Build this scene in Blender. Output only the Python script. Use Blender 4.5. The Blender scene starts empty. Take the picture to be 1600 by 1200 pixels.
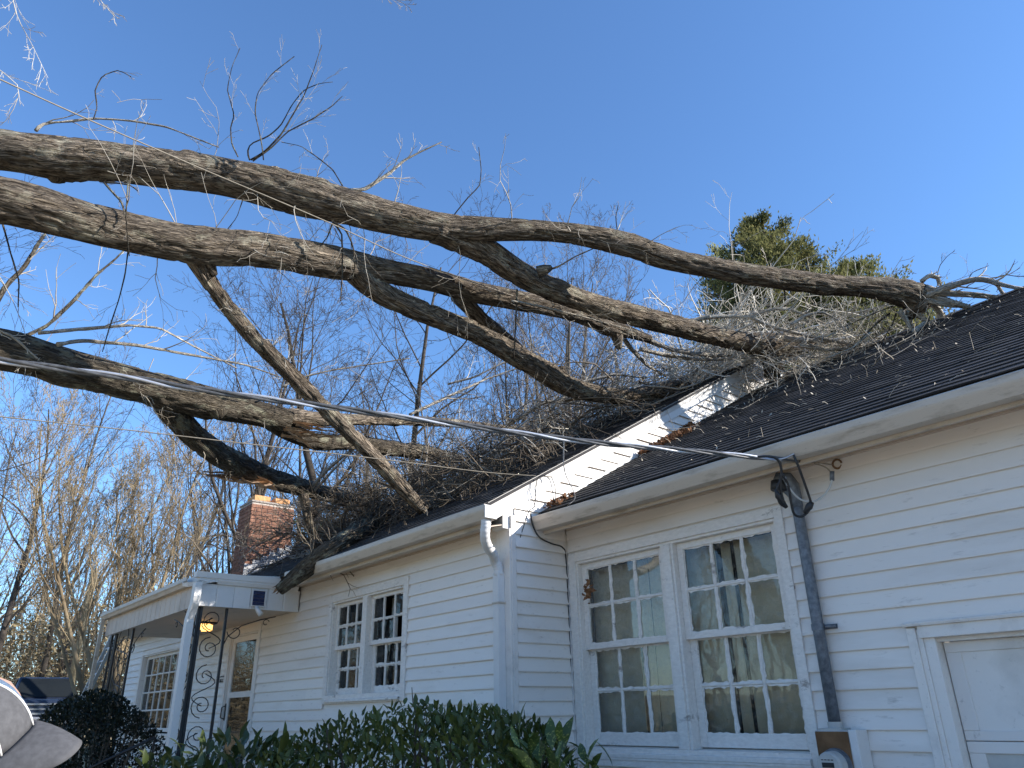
import bpy, math, random
import numpy as np
from mathutils import Vector, Matrix
SC = bpy.context.scene
COL = SC.collection
random.seed(7)
RNG = np.random.default_rng(11)

# ------------------------------------------------------------------ camera
FPX, PT, RO, YW = 1174.51, 0.412827, -0.0198547, 0.8783247
_F = np.array([-math.sin(YW)*math.cos(PT), math.cos(YW)*math.cos(PT), math.sin(PT)])
_r = np.array([math.cos(YW), math.sin(YW), 0.0]); _u = np.cross(_r, _F)
_R = _r*math.cos(RO) + _u*math.sin(RO); _U = -_r*math.sin(RO) + _u*math.cos(RO)
cam = bpy.data.cameras.new('camera'); camo = bpy.data.objects.new('camera', cam); COL.objects.link(camo)
cam.sensor_width = 36; cam.lens = FPX/1600*36; cam.clip_start = 0.05; cam.clip_end = 3000
M = Matrix(((_R[0], _U[0], -_F[0], 0), (_R[1], _U[1], -_F[1], 0), (_R[2], _U[2], -_F[2], 0), (0, 0, 0, 1)))
camo.matrix_world = M
SC.camera = camo

def ray(x, y): return _F + _R*(x-800)/FPX - _U*(y-600)/FPX
def at(x, y, d): return ray(x, y)*d            # a point d metres deep in the direction of a pixel
def onY(x, y, D): d = ray(x, y); return d*(D/d[1])

# ------------------------------------------------------------------ sun, sky, exposure
SUN = np.array([0.70, 0.565, 0.446]); SUN /= np.linalg.norm(SUN)
w = bpy.data.worlds.new('World'); SC.world = w; w.use_nodes = True
nt = w.node_tree; bg = nt.nodes['Background']
sky = nt.nodes.new('ShaderNodeTexSky'); sky.sky_type = 'NISHITA'; sky.sun_disc = False
sky.sun_elevation = math.asin(SUN[2]); sky.sun_rotation = math.atan2(SUN[0], SUN[1])
sky.altitude = 200; sky.air_density = 1.15; sky.dust_density = 0.1; sky.ozone_density = 7.5
nt.links.new(sky.outputs[0], bg.inputs[0]); bg.inputs[1].default_value = 0.15
sl = bpy.data.lights.new('sun', 'SUN'); so = bpy.data.objects.new('sun', sl); COL.objects.link(so)
sl.energy = 5.0; sl.angle = math.radians(0.53); sl.color = (1.0, 0.95, 0.88)
so.rotation_euler = Vector(SUN).to_track_quat('Z', 'Y').to_euler(); so.location = (10, 10, 20)
SC.view_settings.view_transform = 'Standard'; SC.view_settings.look = 'None'
SC.view_settings.exposure = 0.88; SC.view_settings.gamma = 1.0
SC.view_settings.use_curve_mapping = False
SC.cycles.max_bounces = 8; SC.cycles.transparent_max_bounces = 16

# ------------------------------------------------------------------ materials
def mat(name, base=(0.5,)*3, rough=0.6, metal=0.0):
    m = bpy.data.materials.new(name); m.use_nodes = True
    b = m.node_tree.nodes['Principled BSDF']
    b.inputs['Base Color'].default_value = (*base, 1); b.inputs['Roughness'].default_value = rough
    b.inputs['Metallic'].default_value = metal
    return m, m.node_tree, b
def coordn(t, scale=(1, 1, 1), attr=None):
    if attr:
        s = t.nodes.new('ShaderNodeAttribute'); s.attribute_name = attr; o = s.outputs['Vector']
    else:
        s = t.nodes.new('ShaderNodeTexCoord'); o = s.outputs['Object']
    mp = t.nodes.new('ShaderNodeMapping'); mp.inputs['Scale'].default_value = scale
    t.links.new(o, mp.inputs[0]); return mp.outputs[0]
def noise(t, co, scale, detail=4, rough=0.55):
    n = t.nodes.new('ShaderNodeTexNoise'); n.inputs['Scale'].default_value = scale
    n.inputs['Detail'].default_value = detail; n.inputs['Roughness'].default_value = rough
    t.links.new(co, n.inputs['Vector']); return n.outputs['Fac']
def ramp(t, fac, stops):
    r = t.nodes.new('ShaderNodeValToRGB'); e = r.color_ramp.elements
    while len(e) < len(stops): e.new(0.5)
    for i, (p, c) in enumerate(stops):
        e[i].position = p; e[i].color = (*c, 1) if len(c) == 3 else c
    t.links.new(fac, r.inputs[0]); return r.outputs[0]
def mixc(t, fac, a, b, mode='MIX'):
    m = t.nodes.new('ShaderNodeMix'); m.data_type = 'RGBA'; m.blend_type = mode
    if isinstance(fac, float): m.inputs[0].default_value = fac
    else: t.links.new(fac, m.inputs[0])
    for i, v in ((6, a), (7, b)):
        if isinstance(v, tuple): m.inputs[i].default_value = (*v, 1)
        else: t.links.new(v, m.inputs[i])
    return m.outputs[2]
def bump(t, b, h, strength=0.4, dist=0.01):
    n = t.nodes.new('ShaderNodeBump'); n.inputs['Strength'].default_value = strength; n.inputs['Distance'].default_value = dist
    t.links.new(h, n.inputs['Height']); t.links.new(n.outputs[0], b.inputs['Normal'])

def paint(name, base, dirt, amount=0.5, scale=3.0, stretch=(1, 1, 1), rough=0.55, bmp=0.15):
    m, t, b = mat(name, base, rough)
    co = coordn(t, stretch)
    n = noise(t, co, scale, 6, 0.62)
    f = ramp(t, n, [(0.52, (0, 0, 0)), (0.80, (amount,)*3)])
    n2 = noise(t, co, scale*9, 5, 0.7)
    f2 = ramp(t, n2, [(0.60, (0, 0, 0)), (0.74, (amount*0.8,)*3)])
    c = mixc(t, f, base, dirt); c = mixc(t, f2, c, tuple(0.55*x for x in dirt))
    oi = t.nodes.new('ShaderNodeObjectInfo')
    r = ramp(t, oi.outputs['Random'], [(0, (0.94, 0.94, 0.95)), (1, (1, 1, 1))])
    c = mixc(t, 1.0, c, r, 'MULTIPLY')
    t.links.new(c, b.inputs['Base Color']); bump(t, b, n2, bmp, 0.004)
    return m
M_SID = paint('siding_paint', (0.82, 0.765, 0.70), (0.50, 0.43, 0.34), 0.55, 1.2, (0.5, 1, 2.5), 0.5)
M_TRIM = paint('trim_paint', (0.80, 0.75, 0.69), (0.40, 0.36, 0.32), 0.6, 5.0, (1, 1, 1), 0.5)
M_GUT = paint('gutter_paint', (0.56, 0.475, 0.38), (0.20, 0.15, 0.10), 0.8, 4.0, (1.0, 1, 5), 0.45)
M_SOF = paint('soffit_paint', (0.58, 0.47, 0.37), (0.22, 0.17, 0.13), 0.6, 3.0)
M_RAKE = paint('clean_white', (0.72, 0.70, 0.67), (0.5, 0.49, 0.46), 0.3, 6.0)
M_DOOR = paint('door_paint', (0.76, 0.72, 0.67), (0.38, 0.35, 0.30), 0.5, 2.5)
def peel():
    m, t, b = mat('peeling_paint', (0.62, 0.62, 0.63), 0.7)
    co = coordn(t, (0.45, 1, 1))
    n = noise(t, co, 9, 8, 0.72)
    f = ramp(t, n, [(0.635, (0, 0, 0)), (0.655, (0.8,)*3)])
    n2 = noise(t, co, 45, 4, 0.6)
    wood = ramp(t, n2, [(0.3, (0.22, 0.18, 0.15)), (0.7, (0.36, 0.31, 0.27))])
    pnt = ramp(t, n2, [(0.3, (0.70, 0.655, 0.60)), (0.7, (0.84, 0.79, 0.73))])
    e = ramp(t, n, [(0.612, (0, 0, 0)), (0.630, (0.55,)*3), (0.638, (0, 0, 0))])
    c = mixc(t, f, pnt, wood); c = mixc(t, e, c, (0.16, 0.14, 0.13))
    t.links.new(c, b.inputs['Base Color'])
    inv = t.nodes.new('ShaderNodeMath'); inv.operation = 'SUBTRACT'; inv.inputs[0].default_value = 1.0
    t.links.new(n, inv.inputs[1]); bump(t, b, inv.outputs[0], 0.8, 0.01)
    return m
M_PEEL = peel()
def shingle_mat():
    m, t, b = mat('asphalt_shingle', (0.03, 0.03, 0.032), 0.85)
    co = coordn(t)
    n = noise(t, co, 6, 5, 0.6); n2 = noise(t, co, 260, 2, 0.6)
    c = ramp(t, n, [(0.3, (0.012, 0.012, 0.014)), (0.55, (0.022, 0.0215, 0.023)), (0.75, (0.040, 0.037, 0.035))])
    c2 = ramp(t, n2, [(0.35, (0.5, 0.5, 0.5)), (0.7, (1.5, 1.5, 1.5))])
    c = mixc(t, 1.0, c, c2, 'MULTIPLY')
    oi = t.nodes.new('ShaderNodeObjectInfo'); r = ramp(t, oi.outputs['Random'], [(0, (0.62, 0.62, 0.65)), (0.85, (1.2, 1.17, 1.12)), (1, (1.9, 1.8, 1.7))])
    c = mixc(t, 1.0, c, r, 'MULTIPLY')
    t.links.new(c, b.inputs['Base Color']); bump(t, b, n2, 0.6, 0.004); return m
M_SHIN = shingle_mat()
def bark(name, dark, light, lich, k=1.0, attr='barkco'):
    m, t, b = mat(name, light, 0.9)
    b.inputs['Specular IOR Level'].default_value = 0.25
    co = coordn(t, (1, 1, 0.15), attr)
    n0 = noise(t, co, 5, 3, 0.5)
    v = t.nodes.new('ShaderNodeTexVoronoi'); v.feature = 'DISTANCE_TO_EDGE'; v.inputs['Scale'].default_value = 30*k
    vm = t.nodes.new('ShaderNodeVectorMath'); vm.operation = 'ADD'
    nn = t.nodes.new('ShaderNodeTexNoise'); nn.inputs['Scale'].default_value = 14; nn.inputs['Detail'].default_value = 3
    t.links.new(co, nn.inputs['Vector'])
    sc = t.nodes.new('ShaderNodeVectorMath'); sc.operation = 'SCALE'; sc.inputs['Scale'].default_value = 0.16
    t.links.new(nn.outputs['Color'], sc.inputs[0]); t.links.new(co, vm.inputs[0]); t.links.new(sc.outputs[0], vm.inputs[1])
    t.links.new(vm.outputs[0], v.inputs['Vector'])
    n1 = noise(t, vm.outputs[0], 48*k, 5, 0.65)
    ridge = ramp(t, v.outputs['Distance'], [(0.04, (0, 0, 0)), (0.24, (1, 1, 1))])
    h = mixc(t, 0.5, ridge, ramp(t, n1, [(0.35, (0, 0, 0)), (0.65, (1, 1, 1))]))
    c = mixc(t, h, dark, light)
    c3 = coordn(t, (1, 1, 0.6), attr); n3 = noise(t, c3, 7, 6, 0.7)
    f3 = ramp(t, n3, [(0.54, (0, 0, 0)), (0.62, (0.75,)*3)])
    c = mixc(t, f3, c, lich)
    f4 = ramp(t, n0, [(0.3, (0.58, 0.55, 0.52)), (0.68, (1.2, 1.17, 1.12))])
    c = mixc(t, 1.0, c, f4, 'MULTIPLY')
    t.links.new(c, b.inputs['Base Color']); bump(t, b, h, 1.0, 0.030)
    return m
M_BARK = bark('furrowed_bark', (0.018, 0.012, 0.008), (0.36, 0.30, 0.235), (0.40, 0.37, 0.29))
M_BARK2 = bark('dark_bark', (0.02, 0.016, 0.012), (0.21, 0.18, 0.14), (0.33, 0.33, 0.25), 1.2)
M_BARK3 = bark('pale_bark', (0.38, 0.34, 0.28), (0.76, 0.72, 0.64), (0.82, 0.79, 0.72), 1.3)
def plain(name, a, b_, scale=4, rough=0.8, spec=0.3, rnd=0.25, metal=0.0, co_attr=None):
    m, t, b = mat(name, a, rough, metal); b.inputs['Specular IOR Level'].default_value = spec
    n = noise(t, coordn(t), scale, 5, 0.6)
    c = ramp(t, n, [(0.35, a), (0.68, b_)])
    oi = t.nodes.new('ShaderNodeObjectInfo'); r = ramp(t, oi.outputs['Random'], [(0, (1-rnd,)*3), (1, (1+rnd,)*3)])
    c = mixc(t, 1.0, c, r, 'MULTIPLY'); t.links.new(c, b.inputs['Base Color']); return m
M_TWIG = plain('twig_pale', (0.27, 0.225, 0.17), (0.64, 0.59, 0.50), 1.8, 0.7)
M_TWIGD = plain('twig_brown', (0.075, 0.055, 0.040), (0.20, 0.165, 0.12), 1.5, 0.8)
M_TREE = plain('tree_grey_bark', (0.055, 0.045, 0.036), (0.17, 0.145, 0.12), 0.6, 0.9)
M_TREED = plain('tree_dark_bark', (0.035, 0.028, 0.023), (0.10, 0.082, 0.065), 0.6, 0.9)
M_TREET = plain('tree_tan_bark', (0.15, 0.11, 0.065), (0.36, 0.28, 0.17), 0.8, 0.85)
M_WOOD = plain('torn_wood', (0.22, 0.135, 0.08), (0.42, 0.30, 0.20), 14, 0.8)
M_BRICK = plain('red_brick', (0.20, 0.095, 0.062), (0.31, 0.165, 0.112), 9, 0.9, 0.2, 0.22)
M_MORT = plain('mortar', (0.33, 0.28, 0.24), (0.45, 0.40, 0.35), 20, 0.95)
M_CLAY = plain('clay_flue', (0.55, 0.26, 0.10), (0.72, 0.40, 0.18), 8, 0.8, 0.3, 0.05)
M_FLASH = plain('metal_flashing', (0.38, 0.38, 0.38), (0.58, 0.58, 0.58), 12, 0.5, 0.5, 0.05, 0.3)
M_IRON = plain('black_iron', (0.012, 0.012, 0.013), (0.022, 0.022, 0.024), 8, 0.45, 0.5)
M_GALV = plain('galvanised_pipe', (0.10, 0.115, 0.135), (0.21, 0.23, 0.255), 28, 0.55, 0.5, 0.03, 0.35)
M_RUST = plain('rusty_box', (0.13, 0.065, 0.027), (0.21, 0.11, 0.05), 9, 0.7, 0.3, 0.02)
M_BOX = plain('meter_box_grey', (0.45, 0.45, 0.43), (0.55, 0.53, 0.48), 9, 0.6, 0.3, 0.02)
M_BLKW = plain('black_cable', (0.012, 0.012, 0.013), (0.03, 0.03, 0.03), 20, 0.5, 0.5, 0.02)
M_ALU = plain('bare_aluminium_cable', (0.50, 0.50, 0.52), (0.68, 0.68, 0.70), 15, 0.35, 0.5, 0.02, 0.6)
M_GREYW = plain('grey_cable', (0.20, 0.17, 0.13), (0.30, 0.26, 0.20), 20, 0.6, 0.3, 0.02)
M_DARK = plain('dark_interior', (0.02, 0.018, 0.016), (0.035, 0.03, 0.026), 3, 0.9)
M_CURT = plain('beige_curtain', (0.70, 0.585, 0.42), (0.78, 0.67, 0.50), 3, 0.9, 0.1, 0.05)
M_SHEER = plain('sheer_curtain', (0.5, 0.49, 0.47), (0.68, 0.66, 0.64), 10, 0.9, 0.1, 0.05)
M_NAVY = plain('navy_car_paint', (0.012, 0.018, 0.035), (0.02, 0.028, 0.05), 3, 0.25, 0.6, 0.02)
M_CHROME = plain('chrome', (0.55, 0.55, 0.57), (0.7, 0.7, 0.72), 3, 0.25, 0.5, 0.02, 0.9)
M_LADDER = plain('ladder_aluminium', (0.5, 0.52, 0.55), (0.62, 0.64, 0.67), 12, 0.4, 0.5, 0.02, 0.5)
M_LITTER = plain('dead_leaf', (0.11, 0.045, 0.022), (0.30, 0.16, 0.08), 18, 0.8, 0.2)
M_CAPG = plain('cap_grey_cloth', (0.078, 0.077, 0.080), (0.105, 0.104, 0.108), 90, 0.95, 0.1, 0.0)
M_CAPM = plain('cap_mesh_blue', (0.06, 0.085, 0.13), (0.20, 0.27, 0.36), 420, 0.9, 0.1, 0.0)
M_SKIN = plain('skin', (0.42, 0.26, 0.19), (0.50, 0.32, 0.24), 6, 0.55, 0.4, 0.0)
M_CLOTH = plain('dark_jacket', (0.04, 0.05, 0.07), (0.07, 0.08, 0.10), 40, 0.95, 0.1, 0.0)
M_JEANS = plain('jeans', (0.05, 0.07, 0.12), (0.09, 0.12, 0.18), 40, 0.95, 0.1, 0.0)
M_SOIL = plain('grass_and_leaf_litter', (0.27, 0.22, 0.12), (0.44, 0.36, 0.23), 1.3, 0.95, 0.1, 0.0)
M_THICK = plain('tan_vine_leaves', (0.34, 0.26, 0.13), (0.66, 0.54, 0.34), 0.35, 0.9, 0.1)
M_SOLAR = plain('solar_cell', (0.015, 0.025, 0.07), (0.03, 0.05, 0.11), 30, 0.2, 0.6, 0.0)
def leafmat(name, a, b_, spots=None, rough=0.35, spec=0.5, trans=0.25):
    m, t, b = mat(name, a, rough); b.inputs['Specular IOR Level'].default_value = spec
    n = noise(t, coordn(t), 3.0, 4, 0.6); c = ramp(t, n, [(0.35, a), (0.65, b_)])
    if spots:
        s = noise(t, coordn(t), 70, 3, 0.6); c = mixc(t, ramp(t, s, [(0.56, (0, 0, 0)), (0.62, (1, 1, 1))]), c, spots)
    oi = t.nodes.new('ShaderNodeObjectInfo'); r = ramp(t, oi.outputs['Random'], [(0, (0.7,)*3), (1, (1.3,)*3)])
    c = mixc(t, 1.0, c, r, 'MULTIPLY'); t.links.new(c, b.inputs['Base Color'])
    tl = t.nodes.new('ShaderNodeBsdfTranslucent'); t.links.new(c, tl.inputs[0]); mx = t.nodes.new('ShaderNodeMixShader'); mx.inputs[0].default_value = trans
    t.links.new(b.outputs[0], mx.inputs[1]); t.links.new(tl.outputs[0], mx.inputs[2]); t.links.new(mx.outputs[0], t.nodes['Material Output'].inputs[0])
    return m
M_HEDGE = leafmat('hedge_leaf', (0.070, 0.092, 0.020), (0.15, 0.18, 0.048), None, 0.42, 0.35)
M_AUC = leafmat('aucuba_leaf', (0.050, 0.085, 0.020), (0.10, 0.14, 0.035), (0.30, 0.32, 0.08))
M_AUC2 = leafmat('glossy_leaf', (0.038, 0.060, 0.016), (0.085, 0.105, 0.030))
M_BUSH = leafmat('dark_bush_leaf', (0.012, 0.018, 0.010), (0.030, 0.036, 0.018), None, 0.45)
M_CEDAR = leafmat('cedar_foliage', (0.11, 0.125, 0.045), (0.34, 0.32, 0.13), None, 0.8, 0.1, 0.45)
M_IVY = leafmat('ivy_leaf', (0.04, 0.07, 0.015), (0.10, 0.15, 0.04), None, 0.5)
def glass_mat():
    m = bpy.data.materials.new('window_glass'); m.use_nodes = True; t = m.node_tree
    t.nodes.remove(t.nodes['Principled BSDF']); out = t.nodes['Material Output']
    tr = t.nodes.new('ShaderNodeBsdfTransparent'); tr.inputs[0].default_value = (0.93, 0.95, 0.94, 1)
    gl = t.nodes.new('ShaderNodeBsdfGlossy'); gl.inputs['Roughness'].default_value = 0.015
    fr = t.nodes.new('ShaderNodeFresnel'); fr.inputs[0].default_value = 1.33
    n = noise(t, coordn(t), 5.0, 2, 0.5); bp = t.nodes.new('ShaderNodeBump'); bp.inputs['Strength'].default_value = 0.05; bp.inputs['Distance'].default_value = 0.01
    t.links.new(n, bp.inputs['Height']); t.links.new(bp.outputs[0], gl.inputs['Normal'])
    # thin film of dust
    df = t.nodes.new('ShaderNodeBsdfDiffuse'); df.inputs[0].default_value = (0.5, 0.48, 0.44, 1)
    mx0 = t.nodes.new('ShaderNodeMixShader'); d = ramp(t, noise(t, coordn(t), 14, 5, 0.7), [(0.45, (0.02,)*3), (0.75, (0.20,)*3)])
    t.links.new(d, mx0.inputs[0]); t.links.new(tr.outputs[0], mx0.inputs[1]); t.links.new(df.outputs[0], mx0.inputs[2])
    mx = t.nodes.new('ShaderNodeMixShader'); t.links.new(fr.outputs[0], mx.inputs[0]); t.links.new(mx0.outputs[0], mx.inputs[1]); t.links.new(gl.outputs[0], mx.inputs[2])
    t.links.new(mx.outputs[0], out.inputs[0]); return m
M_GLASS = glass_mat()
def emit(name, col, s):
    m, t, b = mat(name, col); b.inputs['Emission Color'].default_value = (*col, 1); b.inputs['Emission Strength'].default_value = s; return m
M_LAMP = emit('lit_amber_glass', (1.0, 0.55, 0.16), 1.6)

# ------------------------------------------------------------------ mesh helpers
def link(name, me, mt, parent=None, loc=(0, 0, 0)):
    o = bpy.data.objects.new(name, me); COL.objects.link(o); o.location = loc
    if parent: o.parent = parent
    if mt is not None and me is not None and not me.materials: me.materials.append(mt)
    return o
def tag(o, label=None, cat=None, group=None, kind=None):
    if label: o['label'] = label
    if cat: o['category'] = cat
    if group: o['group'] = group
    if kind: o['kind'] = kind
    return o
def empty(name, loc=(0, 0, 0), parent=None):
    o = bpy.data.objects.new(name, None); COL.objects.link(o); o.location = loc; o.empty_display_size = 0.1
    if parent: o.parent = parent
    return o
class MB:
    def __init__(s): s.v = []; s.f = []
    def add(s, vs, fs):
        b = len(s.v); s.v += [tuple(map(float, p)) for p in vs]; s.f += [tuple(b+i for i in f) for f in fs]; return s
    def box(s, x0, x1, y0, y1, z0, z1):
        return s.add([(x0, y0, z0), (x1, y0, z0), (x1, y1, z0), (x0, y1, z0), (x0, y0, z1), (x1, y0, z1), (x1, y1, z1), (x0, y1, z1)],
                     [(0, 3, 2, 1), (4, 5, 6, 7), (0, 1, 5, 4), (1, 2, 6, 5), (2, 3, 7, 6), (3, 0, 4, 7)])
    def prism(s, prof, axis, a0, a1):
        # prof: closed 2D outline; axis 'x': prof=(y,z); axis 'y': prof=(x,z); axis 'z': prof=(x,y)
        n = len(prof)
        def P(p, a):
            return (a, p[0], p[1]) if axis == 'x' else ((p[0], a, p[1]) if axis == 'y' else (p[0], p[1], a))
        vs = [P(p, a0) for p in prof] + [P(p, a1) for p in prof]
        fs = [tuple(range(n))[::-1], tuple(range(n, 2*n))] + [(i, (i+1) % n, n+(i+1) % n, n+i) for i in range(n)]
        return s.add(vs, fs)
    def sweep(s, prof_pts, path):
        # prof_pts given as lists of 3D rings
        n = len(prof_pts[0]); vs = [p for r in prof_pts for p in r]
        fs = [(k*n+i, k*n+(i+1) % n, (k+1)*n+(i+1) % n, (k+1)*n+i) for k in range(len(prof_pts)-1) for i in range(n)]
        fs += [tuple(range(n))[::-1], tuple((len(prof_pts)-1)*n+i for i in range(n))]
        return s.add(vs, fs)
    def tube(s, pts, r, n=8, cap=True):
        pts = [Vector(p) for p in pts]; rs = r if hasattr(r, '__len__') else [r]*len(pts)
        rings = []; ref = Vector((0.13, 0.31, 0.94))
        T = (pts[1]-pts[0]).normalized(); a = T.cross(ref).normalized()
        for i, p in enumerate(pts):
            T = (pts[min(i+1, len(pts)-1)]-pts[max(i-1, 0)]).normalized()
            a = (a - T*a.dot(T)).normalized(); b = T.cross(a)
            rings.append([p + (a*math.cos(2*math.pi*k/n)+b*math.sin(2*math.pi*k/n))*rs[i] for k in range(n)])
        return s.sweep(rings, None)
    def mesh(s, smooth=False, nm='m'):
        me = bpy.data.meshes.new(nm); me.from_pydata(s.v, [], s.f)
        if smooth: me.polygons.foreach_set('use_smooth', [True]*len(me.polygons))
        me.update(); return me
    def build(s, name, mt, parent=None, smooth=False, bevel=0.0):
        o = link(name, s.mesh(smooth, name), mt, parent)
        if bevel:
            md = o.modifiers.new('b', 'BEVEL'); md.width = bevel; md.segments = 2; md.limit_method = 'ANGLE'
        return o
def npmesh(name, V, Q, T=None, smooth=True, attr=None):
    me = bpy.data.meshes.new(name); V = np.asarray(V, np.float32)
    nq = len(Q); ntr = 0 if T is None else len(T)
    me.vertices.add(len(V)); me.vertices.foreach_set('co', V.ravel())
    loops = np.asarray(Q, np.int32).ravel()
    st = np.arange(nq, dtype=np.int32)*4; tot = np.full(nq, 4, np.int32)
    if ntr:
        loops = np.concatenate([loops, np.asarray(T, np.int32).ravel()])
        st = np.concatenate([st, nq*4+np.arange(ntr, dtype=np.int32)*3]); tot = np.concatenate([tot, np.full(ntr, 3, np.int32)])
    me.loops.add(len(loops)); me.loops.foreach_set('vertex_index', loops)
    me.polygons.add(nq+ntr); me.polygons.foreach_set('loop_start', st.astype(np.int32)); me.polygons.foreach_set('loop_total', tot)
    me.polygons.foreach_set('use_smooth', np.full(nq+ntr, smooth))
    if attr is not None:
        a = me.attributes.new('barkco', 'FLOAT_VECTOR', 'POINT'); a.data.foreach_set('vector', np.asarray(attr, np.float32).ravel())
    me.update(); me.validate(); return me

# value noise
_G = np.random.default_rng(5).random((32, 32, 32)).astype(np.float32)
def vnoise(P):
    P = np.asarray(P); i = np.floor(P).astype(int); f = P-i; f = f*f*(3-2*f); r = 0
    for dx in (0, 1):
        for dy in (0, 1):
            for dz in (0, 1):
                w_ = (f[..., 0] if dx else 1-f[..., 0])*(f[..., 1] if dy else 1-f[..., 1])*(f[..., 2] if dz else 1-f[..., 2])
                r = r + w_*_G[(i[..., 0]+dx) % 32, (i[..., 1]+dy) % 32, (i[..., 2]+dz) % 32]
    return r-0.5

# ---- vectorised branch growth: polylines (N,m,3), radii (N,m)
def unit(v): return v/np.maximum(np.linalg.norm(v, axis=-1, keepdims=True), 1e-9)
def grow(P, R, k, m, lf, rf, ang, t0, t1, up=0.0, wob=0.15, rng=RNG, bias=None, L0=None, taper=0.25):
    N, n, _ = P.shape
    seglen = np.linalg.norm(np.diff(P, axis=1), axis=2).sum(1)
    t = t0+(t1-t0)*(np.arange(k)[None, :]+rng.random((N, k)))/k
    x = t*(n-1); i = np.clip(x.astype(int), 0, n-2); f = (x-i)[..., None]
    a = np.take_along_axis(P, i[..., None].repeat(3, 2), 1); b = np.take_along_axis(P, (i+1)[..., None].repeat(3, 2), 1)
    S = a*(1-f)+b*f; Tn = unit(b-a)
    Rp = np.take_along_axis(R, i, 1)*(1-f[..., 0])+np.take_along_axis(R, i+1, 1)*f[..., 0]
    perp = unit(np.cross(Tn, rng.normal(size=S.shape)))
    A = ang*(0.7+0.6*rng.random((N, k)))[..., None]
    d = unit(Tn*np.cos(A)+perp*np.sin(A))
    if bias is not None: d = unit(d+np.asarray(bias))
    L = (seglen[:, None] if L0 is None else L0)*lf*(0.55+0.75*rng.random((N, k)))*(1-0.45*(t-t0)/(max(t1-t0, 1e-6)))
    M_ = N*k; S = S.reshape(M_, 3); d = d.reshape(M_, 3); L = L.reshape(M_); r0 = np.minimum(Rp.reshape(M_)*0.9, Rp.reshape(M_)*rf*(0.7+0.6*rng.random(M_)))
    pts = [S]; st = (L/(m-1))[:, None]
    for j in range(m-1):
        d = unit(d+rng.normal(size=d.shape)*wob+np.array([0, 0, up]))
        pts.append(pts[-1]+d*st)
    PP = np.stack(pts, 1); RR = r0[:, None]*np.linspace(1, taper, m)[None, :]
    return PP, RR
def tubes(sets, sides=3, rmin=0.0):
    Vs = []; Qs = []; base = 0
    for P, R in sets:
        N, m, _ = P.shape; R = np.maximum(R, rmin)
        T = np.empty_like(P); T[:, 1:-1] = P[:, 2:]-P[:, :-2]; T[:, 0] = P[:, 1]-P[:, 0]; T[:, -1] = P[:, -1]-P[:, -2]; T = unit(T)
        s_ = sides if R.max() < 0.03 else max(sides, 6)
        ref = unit(np.array([0.3, 0.2, 0.93]))*np.ones((N, 1, 3)); a = unit(np.cross(T, ref)); b = np.cross(T, a)
        th = 2*np.pi*np.arange(s_)/s_
        V = P[:, :, None, :]+R[:, :, None, None]*(a[:, :, None, :]*np.cos(th)[None, None, :, None]+b[:, :, None, :]*np.sin(th)[None, None, :, None])
        idx = np.arange(N*m*s_).reshape(N, m, s_)+base
        i0 = idx[:, :-1]; i1 = idx[:, 1:]
        Q = np.stack([i0, np.roll(i0, -1, 2), np.roll(i1, -1, 2), i1], -1).reshape(-1, 4)
        Vs.append(V.reshape(-1, 3)); Qs.append(Q); base += N*m*s_
    return np.concatenate(Vs), np.concatenate(Qs)
def poly(pts, n=8):
    """Catmull-Rom through pts -> (n,3)"""
    P = np.array(pts, float); P = np.vstack([2*P[0]-P[1], P, 2*P[-1]-P[-2]]); out = []
    K = len(P)-3; u = np.linspace(0, K-1e-6, n)
    for x in u:
        i = int(x); t = x-i; p0, p1, p2, p3 = P[i], P[i+1], P[i+2], P[i+3]
        out.append(0.5*((2*p1)+(-p0+p2)*t+(2*p0-5*p1+4*p2-p3)*t*t+(-p0+3*p1-3*p2+p3)*t**3))
    return np.array(out)
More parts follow.
